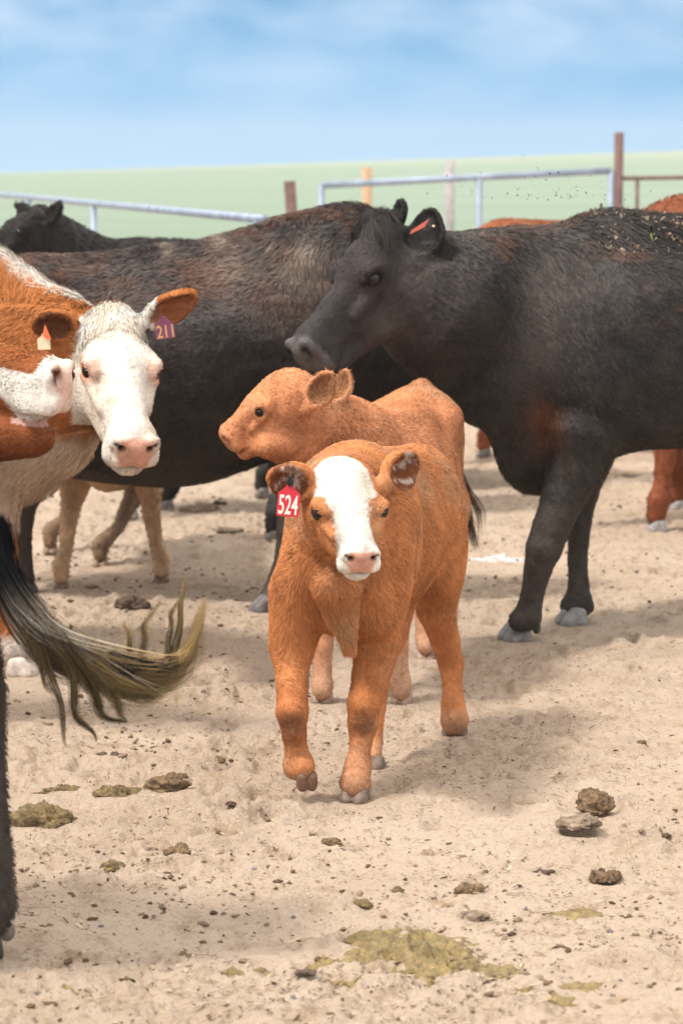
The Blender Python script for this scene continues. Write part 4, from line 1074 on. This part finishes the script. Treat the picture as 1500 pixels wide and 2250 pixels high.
# ---------------------------------------------------------------- nearest cow: hind leg at the left edge and the swinging tail
def build_cow_tail():
    F = (-1, .1); O = np.array([-1.62, 4.98, 0])
    root = thing('cow', O, 'nearest black cow, only its hind leg and muddy swinging tail in view at left edge', 'cow')
    B = Body(); w, Rm, s = add_torso(B, O, F, 1.32, ln=.92)
    legs = std_legs(w, s)
    legs[2] = pxc([(-190, 900, 4.95, 170), (-110, 1300, 4.95, 105), (-38, 1520, 4.93, 56), (-30, 1580, 4.93, 46), (-24, 1720, 4.92, 41), (-18, 1880, 4.90, 50), (-13, 1990, 4.90, 54), (-32, 2065, 4.88, 50)])
    for L in legs: B.chain(L[:-1] + [(L[-1][0] + [0, 0, .022], L[-1][1] * .82)], .03, slim=.92)
    V, Q, NV, C = finish(root, B, .009, black_colors(None, None, .1, .1, base=BLK * .7), mat_='skin_black')
    fur(root, V, Q, NV, C, 14000, lambda p, n: np.full(len(p), .014), cow_comb(F), width=.001, lift=.5, messy=.5, clump=14, dens=lambda p, n: 1. * (p[:, 0] > -.85), mat=MAT['fur_black'])
    for i, L in enumerate(legs):
        g = L[-1][0].copy(); g[2] = 0
        if i == 2: g = G(-50, 2120)
        hoof(root, g, F, .085, (.05, .045, .04))
    c = P(16, 2046, 4.93); B2 = Body(); B2.ell(c, (.016, .012, .020), None, .01); Vd, Qd = B2.build(.004)
    mesh_obj('dewclaw', Vd, Qd, MAT['hoof'], root, cols=np.tile([.16, .14, .11], (len(Vd), 1)), wet=np.zeros(len(Vd)))
    base = w(-.98, 0, 1.10)
    Y = 4.95
    spine = [base, P(-120, 900, Y), P(-50, 1080, Y), P(-8, 1230, Y), P(30, 1330, Y)]
    tail(root, [(a, r) for a, r in zip(bez(spine, 14), np.linspace(.032, .013, 14))], (.02, .018, .018))
    ps, ws, cs_ = [], [], []
    def colat(tt, tone):
        blk = np.array([.018, .018, .022]); grey = np.array([.50, .44, .36]); olive = np.array([.30, .20, .085]); dark = np.array([.10, .07, .035])
        c = mixc(np.tile(blk, (len(tt), 1)), grey if tone > .62 else dark * 1.4, sst(.22, .42, tt))
        return mixc(c, olive * (1.7 if tone > .75 else 1) if tone > .3 else dark, sst(.50, .68, tt))
    def lock(keys, n, spread, width=.0012, tone=None, pts=26):
        """keys: pixel x, y and a distance offset"""
        ph = rng.uniform(0, 6.28)
        for i in range(n):
            a = rng.normal(0, 1, 2); k = len(keys); kk = []
            for j, (x, y, dy) in enumerate(keys):
                sp_ = spread[min(j, len(spread) - 1)]
                kk.append(P(x + a[0] * sp_, y + a[1] * sp_, Y + dy + .003 * a[1] * sp_ / 3))
            p = bez(kk, pts); tt = np.linspace(0, 1, pts)
            tn = rng.random() if tone is None else tone + rng.normal(0, .15)
            amp = .004 * tt[:, None]; p = p + amp * np.stack([np.sin(ph + tt * 17), np.cos(ph + tt * 13) * .5, np.sin(ph + 1 + tt * 15)], 1)
            ps.append(p); ws.append(width * .7 * rng.uniform(.6, 1.3)); cs_.append(colat(tt, tn) * rng.uniform(.6, 1.35))
    tp = (-2, 1150, 0)
    for (ex, ey, mx_, my_, m2x, m2y, n, sp3, tn) in (
        (448, 1315, 330, 1490, 410, 1440, 230, 10, .8), (440, 1340, 300, 1505, 400, 1465, 170, 16, .6), (408, 1480, 250, 1500, 340, 1505, 150, 20, .7), (366, 1520, 200, 1480, 300, 1530, 190, 16, .4),
        (340, 1530, 170, 1450, 260, 1520, 160, 18, .75), (430, 1390, 280, 1500, 385, 1480, 130, 18, .9)):
        lock([tp, (8, 1262, 0), (66, 1372, -.01), (145, 1442, 0), (mx_, my_ - 8, .01), (m2x, m2y, .01), (ex, ey, 0)], n, (8, 11, 17, 20, 17, sp3, 3), tone=tn)
    for (ex, ey, pts_) in ((402, 1275, [(360, 1480), (385, 1420), (400, 1330)]), (352, 1320, [(300, 1480), (315, 1420), (320, 1370)]), (275, 1360, [(278, 1490), (288, 1430), (280, 1395)]), (388, 1320, [(355, 1470), (372, 1400), (378, 1350)])):
        lock([(180, 1440, 0)] + [(a, b, -.01) for a, b in pts_] + [(ex, ey, 0)], 70, (14, 8, 4, 3, 1.2), tone=.35, width=.001)
    for (ex, ey, pts_, n) in ((278, 1590, [(150, 1440), (195, 1500), (215, 1555), (240, 1575)], 170), (212, 1635, [(110, 1420), (155, 1480), (165, 1560), (195, 1600)], 110), (150, 1640, [(60, 1370), (100, 1450), (125, 1520), (138, 1600)], 50),
                              (275, 1590, [(160, 1440), (225, 1505), (255, 1540), (268, 1570)], 60), (120, 1530, [(55, 1370), (80, 1440), (100, 1490), (112, 1515)], 30), (270, 1570, [(200, 1480), (240, 1530), (262, 1550)], 40)):
        lock([tp, (15, 1260, 0)] + [(a, b, -.02) for a, b in pts_] + [(ex, ey, -.02)], n, (9, 12, 12, 7, 5, 3, 1.2), tone=.1, width=.001)
    for i in range(40):
        x = rng.uniform(300, 470); y = rng.uniform(1380, 1540)
        lock([(150, 1420, 0), (250, 1480, 0), (x - 60, y + 10, 0), (x, y, 0)], 1, (14, 16, 10, 1), tone=.8, width=.0006)
    strands(root, ps, ws, cs_, 'tail_switch')

# ---------------------------------------------------------------- the herd behind
def generic_cow(label, O, F, h, color, headspec=None, ph=(0, 0, 0, 0), feet=None, face=None, res=.014, hoofc=(.20, .17, .15), fat=1., fl=14000, neck=True):
    root = thing('cow', O, label, 'cow', 'cattle of the herd behind')
    B = Body(); w, Rm, s = add_torso(B, O, F, h, fat=fat)
    H = None
    if headspec is not None:
        H = Head(*headspec); B.cone(w(.6, 0, 1.0), H.w(.1, 0, -.05), .24 * s, .11 * s, .1); H.add(B)
        for q in (1, -1):
            b = H.w(.08, q * .17, .04); add_ear(B, b, b + H.R[:, 1] * q * .17 * s + H.R[:, 2] * .06 - H.R[:, 0] * .03, H.R[:, 0] + H.R[:, 2] * .5, .09 * s, .016, k=.02)
    legs = std_legs(w, s, ph)
    if feet is not None:
        for i, g in enumerate(feet):
            if g is None: continue
            f, q = [(.50, .17), (.50, -.17), (-.66, .16), (-.66, -.16)][i]; a = w(f, q, .80)
            hd = np.array([F[0], F[1], 0]); kn = a * .5 + g * .5 + hd * (.05 if i < 2 else -.08) * s; kn[2] = .40 * s
            r = s
            legs[i] = [(a, .12 * r), (a * .65 + g * .35 + [0, 0, .0], .075 * r), (kn, .055 * r), (kn * .5 + g * .5, .038 * r), (g + [0, 0, .13 * s], .05 * r), (g + hd * .01 + [0, 0, .06 * s], .046 * r)]
    for L in legs: B.chain(L[:-1] + [(L[-1][0] + [0, 0, .006], L[-1][1] * .95)], .03, slim=.92)
    def colors(p, n):
        C = color(p, n)
        if H is not None and face is not None: 
            h = H.loc(p.copy()); C = mixc(C, face, (h[:, 0] > .05) * (h[:, 0] < 1.2) * (np.abs(h[:, 1]) < .16) * (np.abs(h[:, 2]) < .3))
        return C
    V, Q, NV, C = finish(root, B, res, colors)
    if H is not None: H.eyes(root)
    fur(root, V, Q, NV, C, fl, lambda p, n: np.full(len(p), .02 * s), cow_comb(F), width=.0025, lift=.45, messy=.6, clump=8, dens=lambda p, n: (n[:, 1] < .4) * (1. + (p[:, 2] > 1.05)))
    for L in legs:
        g = L[-1][0].copy(); g[2] = 0; hoof(root, g, F, .08 * s, hoofc)
    return root
def flat(c, v=.15): return lambda p, n: np.asarray(c) * (1 + v * fbm(p, 7, 3))[:, None]
def build_herd():
    generic_cow('black cow far behind on the left with its head up against the pipe gate', (-.35, 11.6, 0), (-1, -.15), 1.18, flat(BLK * 1.1), ((.1, 0, .1), P(74, 474, 11.3), (-.75, -.45, -.45), .42), ph=(.1, -.1, .1, -.1))
    generic_cow('black cow hidden behind the wide dusty cow, only lower legs showing under its belly', (.28, 12.6, 0), (-1, 0), 1.12, flat(BLK * 1.6), None, feet=(G(605, 1188), G(580, 1092), None, None))
    generic_cow('rust red cow behind the big black cow at the right edge, its hooves just visible', (1.95, 11.15, 0), (-1, 0), 1.365, flat([.21, .065, .03]), ((0, 0, 0), P(1290, 700, 11.1), (-.6, -.3, -.75), .46), feet=(G(1445, 1170), G(1490, 1125), None, None), hoofc=(.30, .28, .27))
    generic_cow('farthest rust red cow with a white face half hidden by the black neck', (1.32, 13.9, 0), (-1, -.1), 1.21, flat([.26, .085, .035]), ((0, 0, 0), P(958, 790, 13.5), (.25, -.5, -.8), .36), face=(.7, .6, .5), feet=(G(1066, 1005), G(1110, 985), None, None))
    generic_cow('red cow far off whose rump rises behind the black cow beneath the rusty post', (1.75, 15.2, 0), (1, -.3), 1.20, flat([.27, .09, .035]), None, fl=8000)
    tanc = np.array([.66, .43, .26])
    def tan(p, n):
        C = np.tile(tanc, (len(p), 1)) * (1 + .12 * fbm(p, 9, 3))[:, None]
        return mixc(C, [.22, .145, .09], (p[:, 1] > 9.92) * 1.)  # hind half darkened: shade of the wide cow put into its colour
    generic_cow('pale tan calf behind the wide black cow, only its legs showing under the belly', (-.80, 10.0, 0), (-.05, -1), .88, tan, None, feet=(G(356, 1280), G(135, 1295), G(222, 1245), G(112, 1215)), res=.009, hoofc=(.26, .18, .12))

# ---------------------------------------------------------------- fences
def tube(a, b, r, n=12):
    a, b = np.asarray(a, float), np.asarray(b, float); d = unit(b - a)
    u = unit(np.cross(d, [0, 0, 1.] if abs(d[2]) < .9 else [1., 0, 0])); v = np.cross(d, u)
    V = []; 
    for c in (a, b):
        for i in range(n): t = 2 * math.pi * i / n; V.append(c + r * (math.cos(t) * u + math.sin(t) * v))
    F = [(i, (i + 1) % n, n + (i + 1) % n, n + i) for i in range(n)] + [tuple(range(n))[::-1], tuple(range(n, 2 * n))]
    return V, F
def tubes(lst):
    V, F = [], []
    for a, b, r in lst:
        v, f = tube(a, b, r); o = len(V); V += v; F += [tuple(i + o for i in q) for q in f]
    return V, F
def build_fences():
    def gate(name, A, B_, top, n_up, ms, label, low=(.95, .7, .45, .2), r=.024):
        root = thing(name, (A + B_) / 2 * [1, 1, 0], label, 'gate' if 'gate' in name else 'fence')
        up = lambda t, z: np.array([*(A + (B_ - A) * t)[:2], (A[2] + (B_[2] - A[2]) * t) * z])
        V, F = tube(up(0, 1), up(1, 1), r); mesh_obj('top_rail', V, F, MAT[ms], root)
        for z in low: V, F = tube(up(0, z * .98), up(1, z * .98), r * .8); mesh_obj('rail', V, F, MAT[ms], root)
        for t in n_up: V, F = tube(up(t, .0) + [0, 0, .12], up(t, 1) + [0, 0, -.003], r * .95); mesh_obj('upright', V, F, MAT[ms], root)
        return root
    YL, YR = 23., 13.9
    gate('pipe_gate', P(-120, 416, 25.5), P(580, 482, 13.6), 1, (0.02, .40, .62, .99), 'pipe_blue', 'long blue grey pipe gate swung open behind the far black cow', r=.022, low=(.7, .4))
    gate('pipe_gate', P(706, 407, 21.), P(1342, 375, 21.), 1, (0, .545, 1), 'pipe_blue', 'level blue grey pipe gate between the short rusty post and the tall rusty post', r=.026, low=(.68, .4))
    gate('pipe_fence', P(1368, 392, 21.), P(1640, 388, 21.), 1, (.115, .9), 'pipe_rust', 'rusty pipe fence running on right of the tall rusty post', r=.016, low=(.7, .4))
    for (x, y, Y, r, ms, lb, tilt) in ((1359, 291, 21., .036, 'pipe_rust', 'tall rusty pipe post at the end of the pipe gate', 0), (636, 398, 17., .036, 'pipe_rust', 'short rusty pipe post leaning behind the wide black cow', -.06),
                                       (806, 368, 30., .055, 'wood_orange', 'orange wooden post beyond the pipe gate', 0), (988, 351, 32., .055, 'wood_grey', 'weathered grey wooden post beyond the pipe gate', 0)):
        t = P(x, y, Y); V, F = tube(np.array([t[0] - tilt * 1.6, t[1], -.1]), t, r, 16)
        c = (len(V) // 2)
        o = mesh_obj('post', V, F, MAT[ms]); tag(o, lb, 'post', 'posts along the pen fence')
        # a worn cap
    # far boards at the foot of the fence beyond the cow
# ---------------------------------------------------------------- dung, clods and straw on the ground
def lump(c, r, seed, rough=.35, freq=9., flat_=.5, sink=.25, subdiv=(72, 44), angular=0.):
    V, F = sphere((0, 0, 0), (1, 1, 1), *subdiv)
    n = fbm(V + seed * 3.7, 1.3, seed, 2) * .45 + fbm(V + seed, freq / 4, seed + 3, 3) * rough + np.abs(fbm(V, freq, seed + 7, 2)) * rough * .5
    n = n + (fbm(V + seed, freq * 2.6, seed + 11, 2) * .5 + np.abs(noise(V, freq * 4.5, seed + 13)) * .3) * rough * .6
    V = V * (1 + n[:, None] * .8)
    V[:, 2] = np.where(V[:, 2] < 0, V[:, 2] * .5, V[:, 2])
    V = V * np.asarray(r); V[:, 2] += r[2] * (.28 - sink)
    return V + np.asarray(c), F
DUNG = [  # px, py(base), width px, height factor, material, label
    (238, 1668, 70, .75, 'dung_dark', 'smooth dark brown double lump below the tail tip'),
    (258, 1757, 104, .55, 'dung_olive', 'mossy olive dung pat, left of the pair below the tail'),
    (366, 1750, 84, .60, 'dung', 'crumbly brown dung pat with a dark hollow beneath, right of the pair'),
    (85, 1822, 140, .55, 'dung_olive', 'large folded olive dung pat beside the black hind leg'),
    (125, 1752, 120, .30, 'dung_olive', 'low scattered olive dung heap above the large folded pat'),
    (392, 1890, 60, .80, 'dung', 'small shaggy brown dung ball with a grey pebble on it'),
    (330, 1860, 34, .6, 'dung_grey', 'small grey stone left of the shaggy dung ball'),
    (246, 1918, 48, .5, 'dung_olive', 'small flat olive brown chip on bare sand'),
    (1304, 1808, 72, 1.05, 'dung', 'round straw filled dung ball standing tallest on the right'),
    (1272, 1852, 86, .50, 'dung_grey', 'flat grey topped dung slab in front of the round dung ball'),
    (1332, 1954, 86, .55, 'dung', 'broken rusty brown dung pieces at the lower right'),
    (1031, 1972, 62, .55, 'dung', 'rounded brown clod nearest above the wet splat'),
    (975, 2002, 66, .40, 'clod', 'sand coloured cracked clod left of the paired lumps'),
    (1042, 2015, 60, .50, 'dung_grey', 'greyish clod under the rounded brown clod'),
    (796, 1996, 46, .5, 'dung_olive', 'olive brown chip up left of the wet splat'),
    (872, 1972, 24, .7, 'dung_olive', 'tiny upright brown crumb above the wet splat'),
    (1194, 1944, 38, .5, 'dung_dark', 'dark curled chip left of the broken rusty pieces'),
    (727, 1852, 38, .6, 'dung', 'small pale topped clod below the calf'),
    (942, 1885, 28, .8, 'clod', 'small sandy clod above the wet splat'),
    (288, 1352, 66, .60, 'dung_dark', 'smooth brown lump behind the swinging tail'),
    (430, 1132, 120, .35, 'dung_grey', 'wide crusty dung pile under the belly of the wide black cow'),
    (485, 1118, 30, .5, 'dung_dark', 'dark square crumb at the end of the crusty pile'),
    (500, 1182, 52, .45, 'dung_grey', 'grey brown lump between the crusty pile and the calf'),
    (562, 1598, 62, .38, 'dung_grey', 'ridged grey clod left of the lifted hoof'),
    (1385, 1060, 58, .35, 'dung_grey', 'far grey lump before the red legs'),
    (84, 1708, 20, .7, 'dung_dark', 'tiny black clod above the olive heap'),
    (1408, 1640, 24, .7, 'dung', 'little rust brown chip on the bright sand at right'),
    (1462, 1865, 18, .8, 'dung_dark', 'little dark nugget right of the grey topped slab'),
    (1470, 1815, 30, .3, 'dung_dark', 'thin dark flake at the right edge'),
    (200, 1302, 40, .4, 'dung_grey', 'flat lump by the hoof of the tan calf'),
    (400, 1712, 22, .7, 'dung_olive', 'little green tinged crumb above the brown pat'),
    (478, 1675, 36, .4, 'dung_olive', 'crumbly olive scrap right of the double lump'),
    (668, 2150, 44, .35, 'dung_dark', 'dark flake at the lower left of the wet splat'),
    (506, 1768, 20, .7, 'dung_dark', 'tiny dark pellet right of the brown pat'),
    (540, 1785, 36, .4, 'clod', 'reddish sliver of clod beyond the dark pellet'),
]
def build_ground_things():
    for i, (px, py, wpx, hf, ms, lb) in enumerate(DUNG):
        g = G(px, py - 4); r = M(wpx / 2, g[1]) * 1.02; g[1] += r * .5
        g[2] = float(ground_h(np.array([g[0]]), np.array([g[1]]))[0])
        if 'double' in lb:
            V1, F1 = lump(g + [-r * .35, 0, 0], (r * .6, r * .55, r * .55), i + 1, .22, 5); V2, F2 = lump(g + [r * .45, -.01, 0], (r * .48, r * .5, r * .62), i + 9, .22, 5)
            V = np.vstack([V1, V2]); F = np.vstack([F1, F2 + len(V1)])
        elif 'ball' in lb: V, F = lump(g, (r, r * .95, r * hf * .95), i + 1, .38, 10, sink=0.0)
        elif 'broken' in lb or 'scattered' in lb or 'crusty' in lb:
            Vs, Fs, o = [], [], 0
            for k in range(7):
                a, f = lump(g + [r * rng.uniform(-.9, .9), r * rng.uniform(-.5, .5), 0], (r * rng.uniform(.2, .5), r * rng.uniform(.15, .4), r * hf * rng.uniform(.3, .8)), i + k * 5 + 2, .5, 8)
                Vs.append(a); Fs.append(f + o); o += len(a)
            V, F = np.vstack(Vs), np.vstack(Fs)
        else: V, F = lump(g, (r, r * .8, r * hf), i + 1, .45, 9)
        o = mesh_obj('dung_pat' if ms.startswith('dung') else 'dirt_clod', V, F, MAT[ms]); tag(o, lb, 'dung' if ms.startswith('dung') else 'clod', 'dung and clods lying on the sand')
        FEET.append((g[0], g[1], r * .9)) if r > .03 else None
    # the wet yellow splat and its splashes
    def splat(c, rx, ry, seed, h=.010, name='dung_splat', lab=None, ms='wet_dung', lobes=.35):
        nr, na = (90, 300) if rx > .1 else (40, 130)
        a = np.linspace(0, 2 * math.pi, na, endpoint=False); u = np.stack([np.cos(a), np.sin(a), 0 * a], 1)
        rr = 1 + lobes * fbm(u + seed, 1.6, seed, 3) * 1.4 + .16 * fbm(u, 6, seed, 3) + .10 * noise(u, 24, seed)
        V = (np.linspace(0, 1, nr + 1)[:, None, None] * (u * rr[:, None])[None]).reshape(-1, 3); q = np.linspace(0, 1, nr + 1).repeat(na)
        W = V * [rx, ry, 1] + np.asarray(c)
        z = h * ((1 - q ** 2) * 1.0 - .30 + .55 * fbm(W, 18, seed, 3) + .45 * fbm(W, 70, seed + 5, 2))
        W[:, 2] = ground_h(W[:, 0], W[:, 1]) + z + .002
        F = [(j * na + i, (j + 1) * na + i, (j + 1) * na + (i + 1) % na, j * na + (i + 1) % na) for j in range(nr) for i in range(na)]
        o = mesh_obj(name, W, F, MAT[ms]); return o
    g = G(880, 2085); o = splat(g, M(168, g[1]), M(168, g[1]) * .95, 3, .018); tag(o, 'large wet olive yellow dung splat on the sand in the foreground', 'dung splat')
    for i, (x, y, rx, lb) in enumerate(((1090, 2122, 75, 'thin yellow tongue running right from the large splat'), (1150, 2175, 32, 'small yellow spatter below the tongue'), (1275, 2170, 36, 'yellow curl of spatter at the lower right'),
                         (1265, 2000, 60, 'brownish yellow smear beneath the broken rusty dung'), (510, 2132, 24, 'olive fleck of dung left of the large splat'), (402, 2090, 20, 'small mustard fleck on the sand at lower left'), (285, 2148, 26, 'mustard fleck lower left of centre'),
                         (575, 2128, 18, 'small tan fleck between the olive fleck and the splat'), (760, 2152, 36, 'yellow drip below the left part of the large splat'), (1450, 2090, 40, 'thin yellow fleck near the right edge'), (155, 2185, 22, 'olive fleck near the lower left corner'), (1225, 2205, 34, 'lowest yellow spatter at the right'), (700, 2105, 50, 'yellow fringe left of the large splat'))):
        g = G(x, y); o = splat(g, M(rx, g[1]), M(rx, g[1]) * .7, 11 + i * 3, .006, lobes=.7, ms='wet_dung'); tag(o, lb, 'dung splat', 'wet yellow dung spatters')
    g = G(1085, 1232); o = splat(g, M(75, g[1]), .07, 77, .004, name='puddle', lobes=.5, ms='pale_liquid'); tag(o, 'pale milky puddle on the sand behind the ginger calf', 'puddle')
    g = G(1245, 1896); V, F = lump(g, (.010, .006, .006), 4, .8, 5, subdiv=(10, 6)); o = mesh_obj('plastic_scrap', V, F, MAT['blue_plastic'], smooth=False); tag(o, 'tiny scrap of light blue plastic lying on the sand', 'plastic scrap')
    # small clods, more than anyone could count
    n = 17000; ys = 4.2 * (15 / 4.2) ** rng.random(n); xs = rng.uniform(-1, 1, n) * (ys * .125 * 1.7 + .1)
    den = fbm(np.stack([xs, ys, ys * 0], 1), 1.7, 40, 3); keep = rng.random(n) < np.clip(.35 + den * 1.6, .05, 1); xs, ys = xs[keep], ys[keep]; n = len(xs)
    zs = ground_h(xs, ys); B0, F0 = sphere((0, 0, 0), (1, 1, 1), 7, 5)
    r = .0021 * np.exp(rng.normal(0, .5, n)) * (1 + .05 * ys); r = np.minimum(r, .007)
    sc_ = np.stack([r * rng.uniform(.8, 2.2, n), r * rng.uniform(.7, 1.3, n), r * rng.uniform(.4, .9, n)], 1)
    ang = rng.uniform(0, 3.14, n); V = B0[None] * sc_[:, None] * (1 + .35 * rng.normal(0, 1, (n, len(B0), 1)).clip(-1, 1))
    ca, sa = np.cos(ang)[:, None], np.sin(ang)[:, None]
    V = np.stack([V[..., 0] * ca - V[..., 1] * sa, V[..., 0] * sa + V[..., 1] * ca, V[..., 2]], -1) + np.stack([xs, ys, zs + r * .25], 1)[:, None]
    F = (F0[None] + (np.arange(n) * len(B0))[:, None, None]).reshape(-1, 4)
    cc = np.array([[.15, .095, .055], [.24, .17, .11], [.10, .065, .04], [.34, .25, .17], [.19, .17, .16]])[rng.choice(5, n, p=[.36, .30, .18, .14, .02])] * rng.uniform(.8, 1.2, (n, 1))
    o = mesh_obj('dirt_crumbs', V.reshape(-1, 3), F, MAT['skin'], cols=np.repeat(cc, len(B0), 0), wet=np.zeros(n * len(B0)), smooth=False); tag(o, kind='stuff')
    # straw
    n = 22000; ys = 4.2 * (13 / 4.2) ** rng.random(n); xs = rng.uniform(-1, 1, n) * (ys * .125 * 1.7 + .1)
    den = fbm(np.stack([xs, ys, ys * 0], 1), 2.6, 140, 3); keep = rng.random(n) < np.clip(.45 + den * 2.2, .06, 1); xs, ys = xs[keep], ys[keep]; n = len(xs); zs = ground_h(xs, ys)
    ang = rng.normal(0, .9, n); L = rng.uniform(.002, .008, n) * np.where(rng.random(n) < .08, 2.2, 1); wd = rng.uniform(.0006, .0020, n)
    d = np.stack([np.cos(ang), np.sin(ang), rng.normal(0, .12, n)], 1); s_ = np.stack([-np.sin(ang), np.cos(ang), ang * 0], 1); c = np.stack([xs, ys, zs + .005], 1)
    V = np.stack([c - d * L[:, None] - s_ * wd[:, None], c + d * L[:, None] - s_ * wd[:, None], c + d * L[:, None] + s_ * wd[:, None], c - d * L[:, None] + s_ * wd[:, None]], 1).reshape(-1, 3)
    F = np.arange(4 * n).reshape(-1, 4)
    cc = np.array([[.50, .37, .20], [.09, .055, .03], [.62, .50, .33]])[rng.choice(3, n, p=[.14, .80, .06])]
    o = mesh_obj('straw_bits', V, F, MAT['skin'], cols=np.repeat(cc, 4, 0), wet=np.zeros(4 * n), smooth=False); tag(o, kind='stuff')
    # specks of dirt kicked up above the back of the black cow
    n = 80; Vs, Fs = [], []
    for i in range(n):
        a = P(rng.normal(1230, 110), 420 - abs(rng.normal(0, 38)) + 20, rng.uniform(8.4, 8.9)); r_ = rng.uniform(.0012, .0032); k = len(Vs)
        Vs += [a + rng.normal(0, r_, 3) for _ in range(4)]; Fs += [(k, k + 1, k + 2), (k, k + 2, k + 3), (k, k + 3, k + 1), (k + 1, k + 3, k + 2)]
    o = mesh_obj('flying_dirt', Vs, Fs, MAT['fly_dirt'], smooth=False); tag(o, kind='stuff')
    # a long thin pale hair blown past the cow's belly
def build_haze():
    V = [(x, y, z) for z in (-27, 12) for y in (-12, 930) for x in (-1200, 1200)]
    F = [(0, 2, 3, 1), (4, 5, 7, 6), (0, 1, 5, 4), (2, 6, 7, 3), (0, 4, 6, 2), (1, 3, 7, 5)]
    m = bpy.data.materials.new('haze'); m.use_nodes = True; t = m.node_tree; t.nodes.clear()
    o_ = t.nodes.new('ShaderNodeOutputMaterial'); v = t.nodes.new('ShaderNodeVolumePrincipled')
    v.inputs['Color'].default_value = (.90, .94, .96, 1); v.inputs['Density'].default_value = .0007; v.inputs['Anisotropy'].default_value = .2
    t.links.new(v.outputs[0], o_.inputs['Volume'])
    tag(mesh_obj('haze', V, F, m, smooth=False), kind='stuff')
for fn in (build_fences, build_calf_front, build_calf_back, build_cow_right, build_cow_middle, build_cow_whiteface, build_cow_muzzle, build_cow_tail,
           build_herd, build_ground_things, build_ground, build_haze):
    fn()
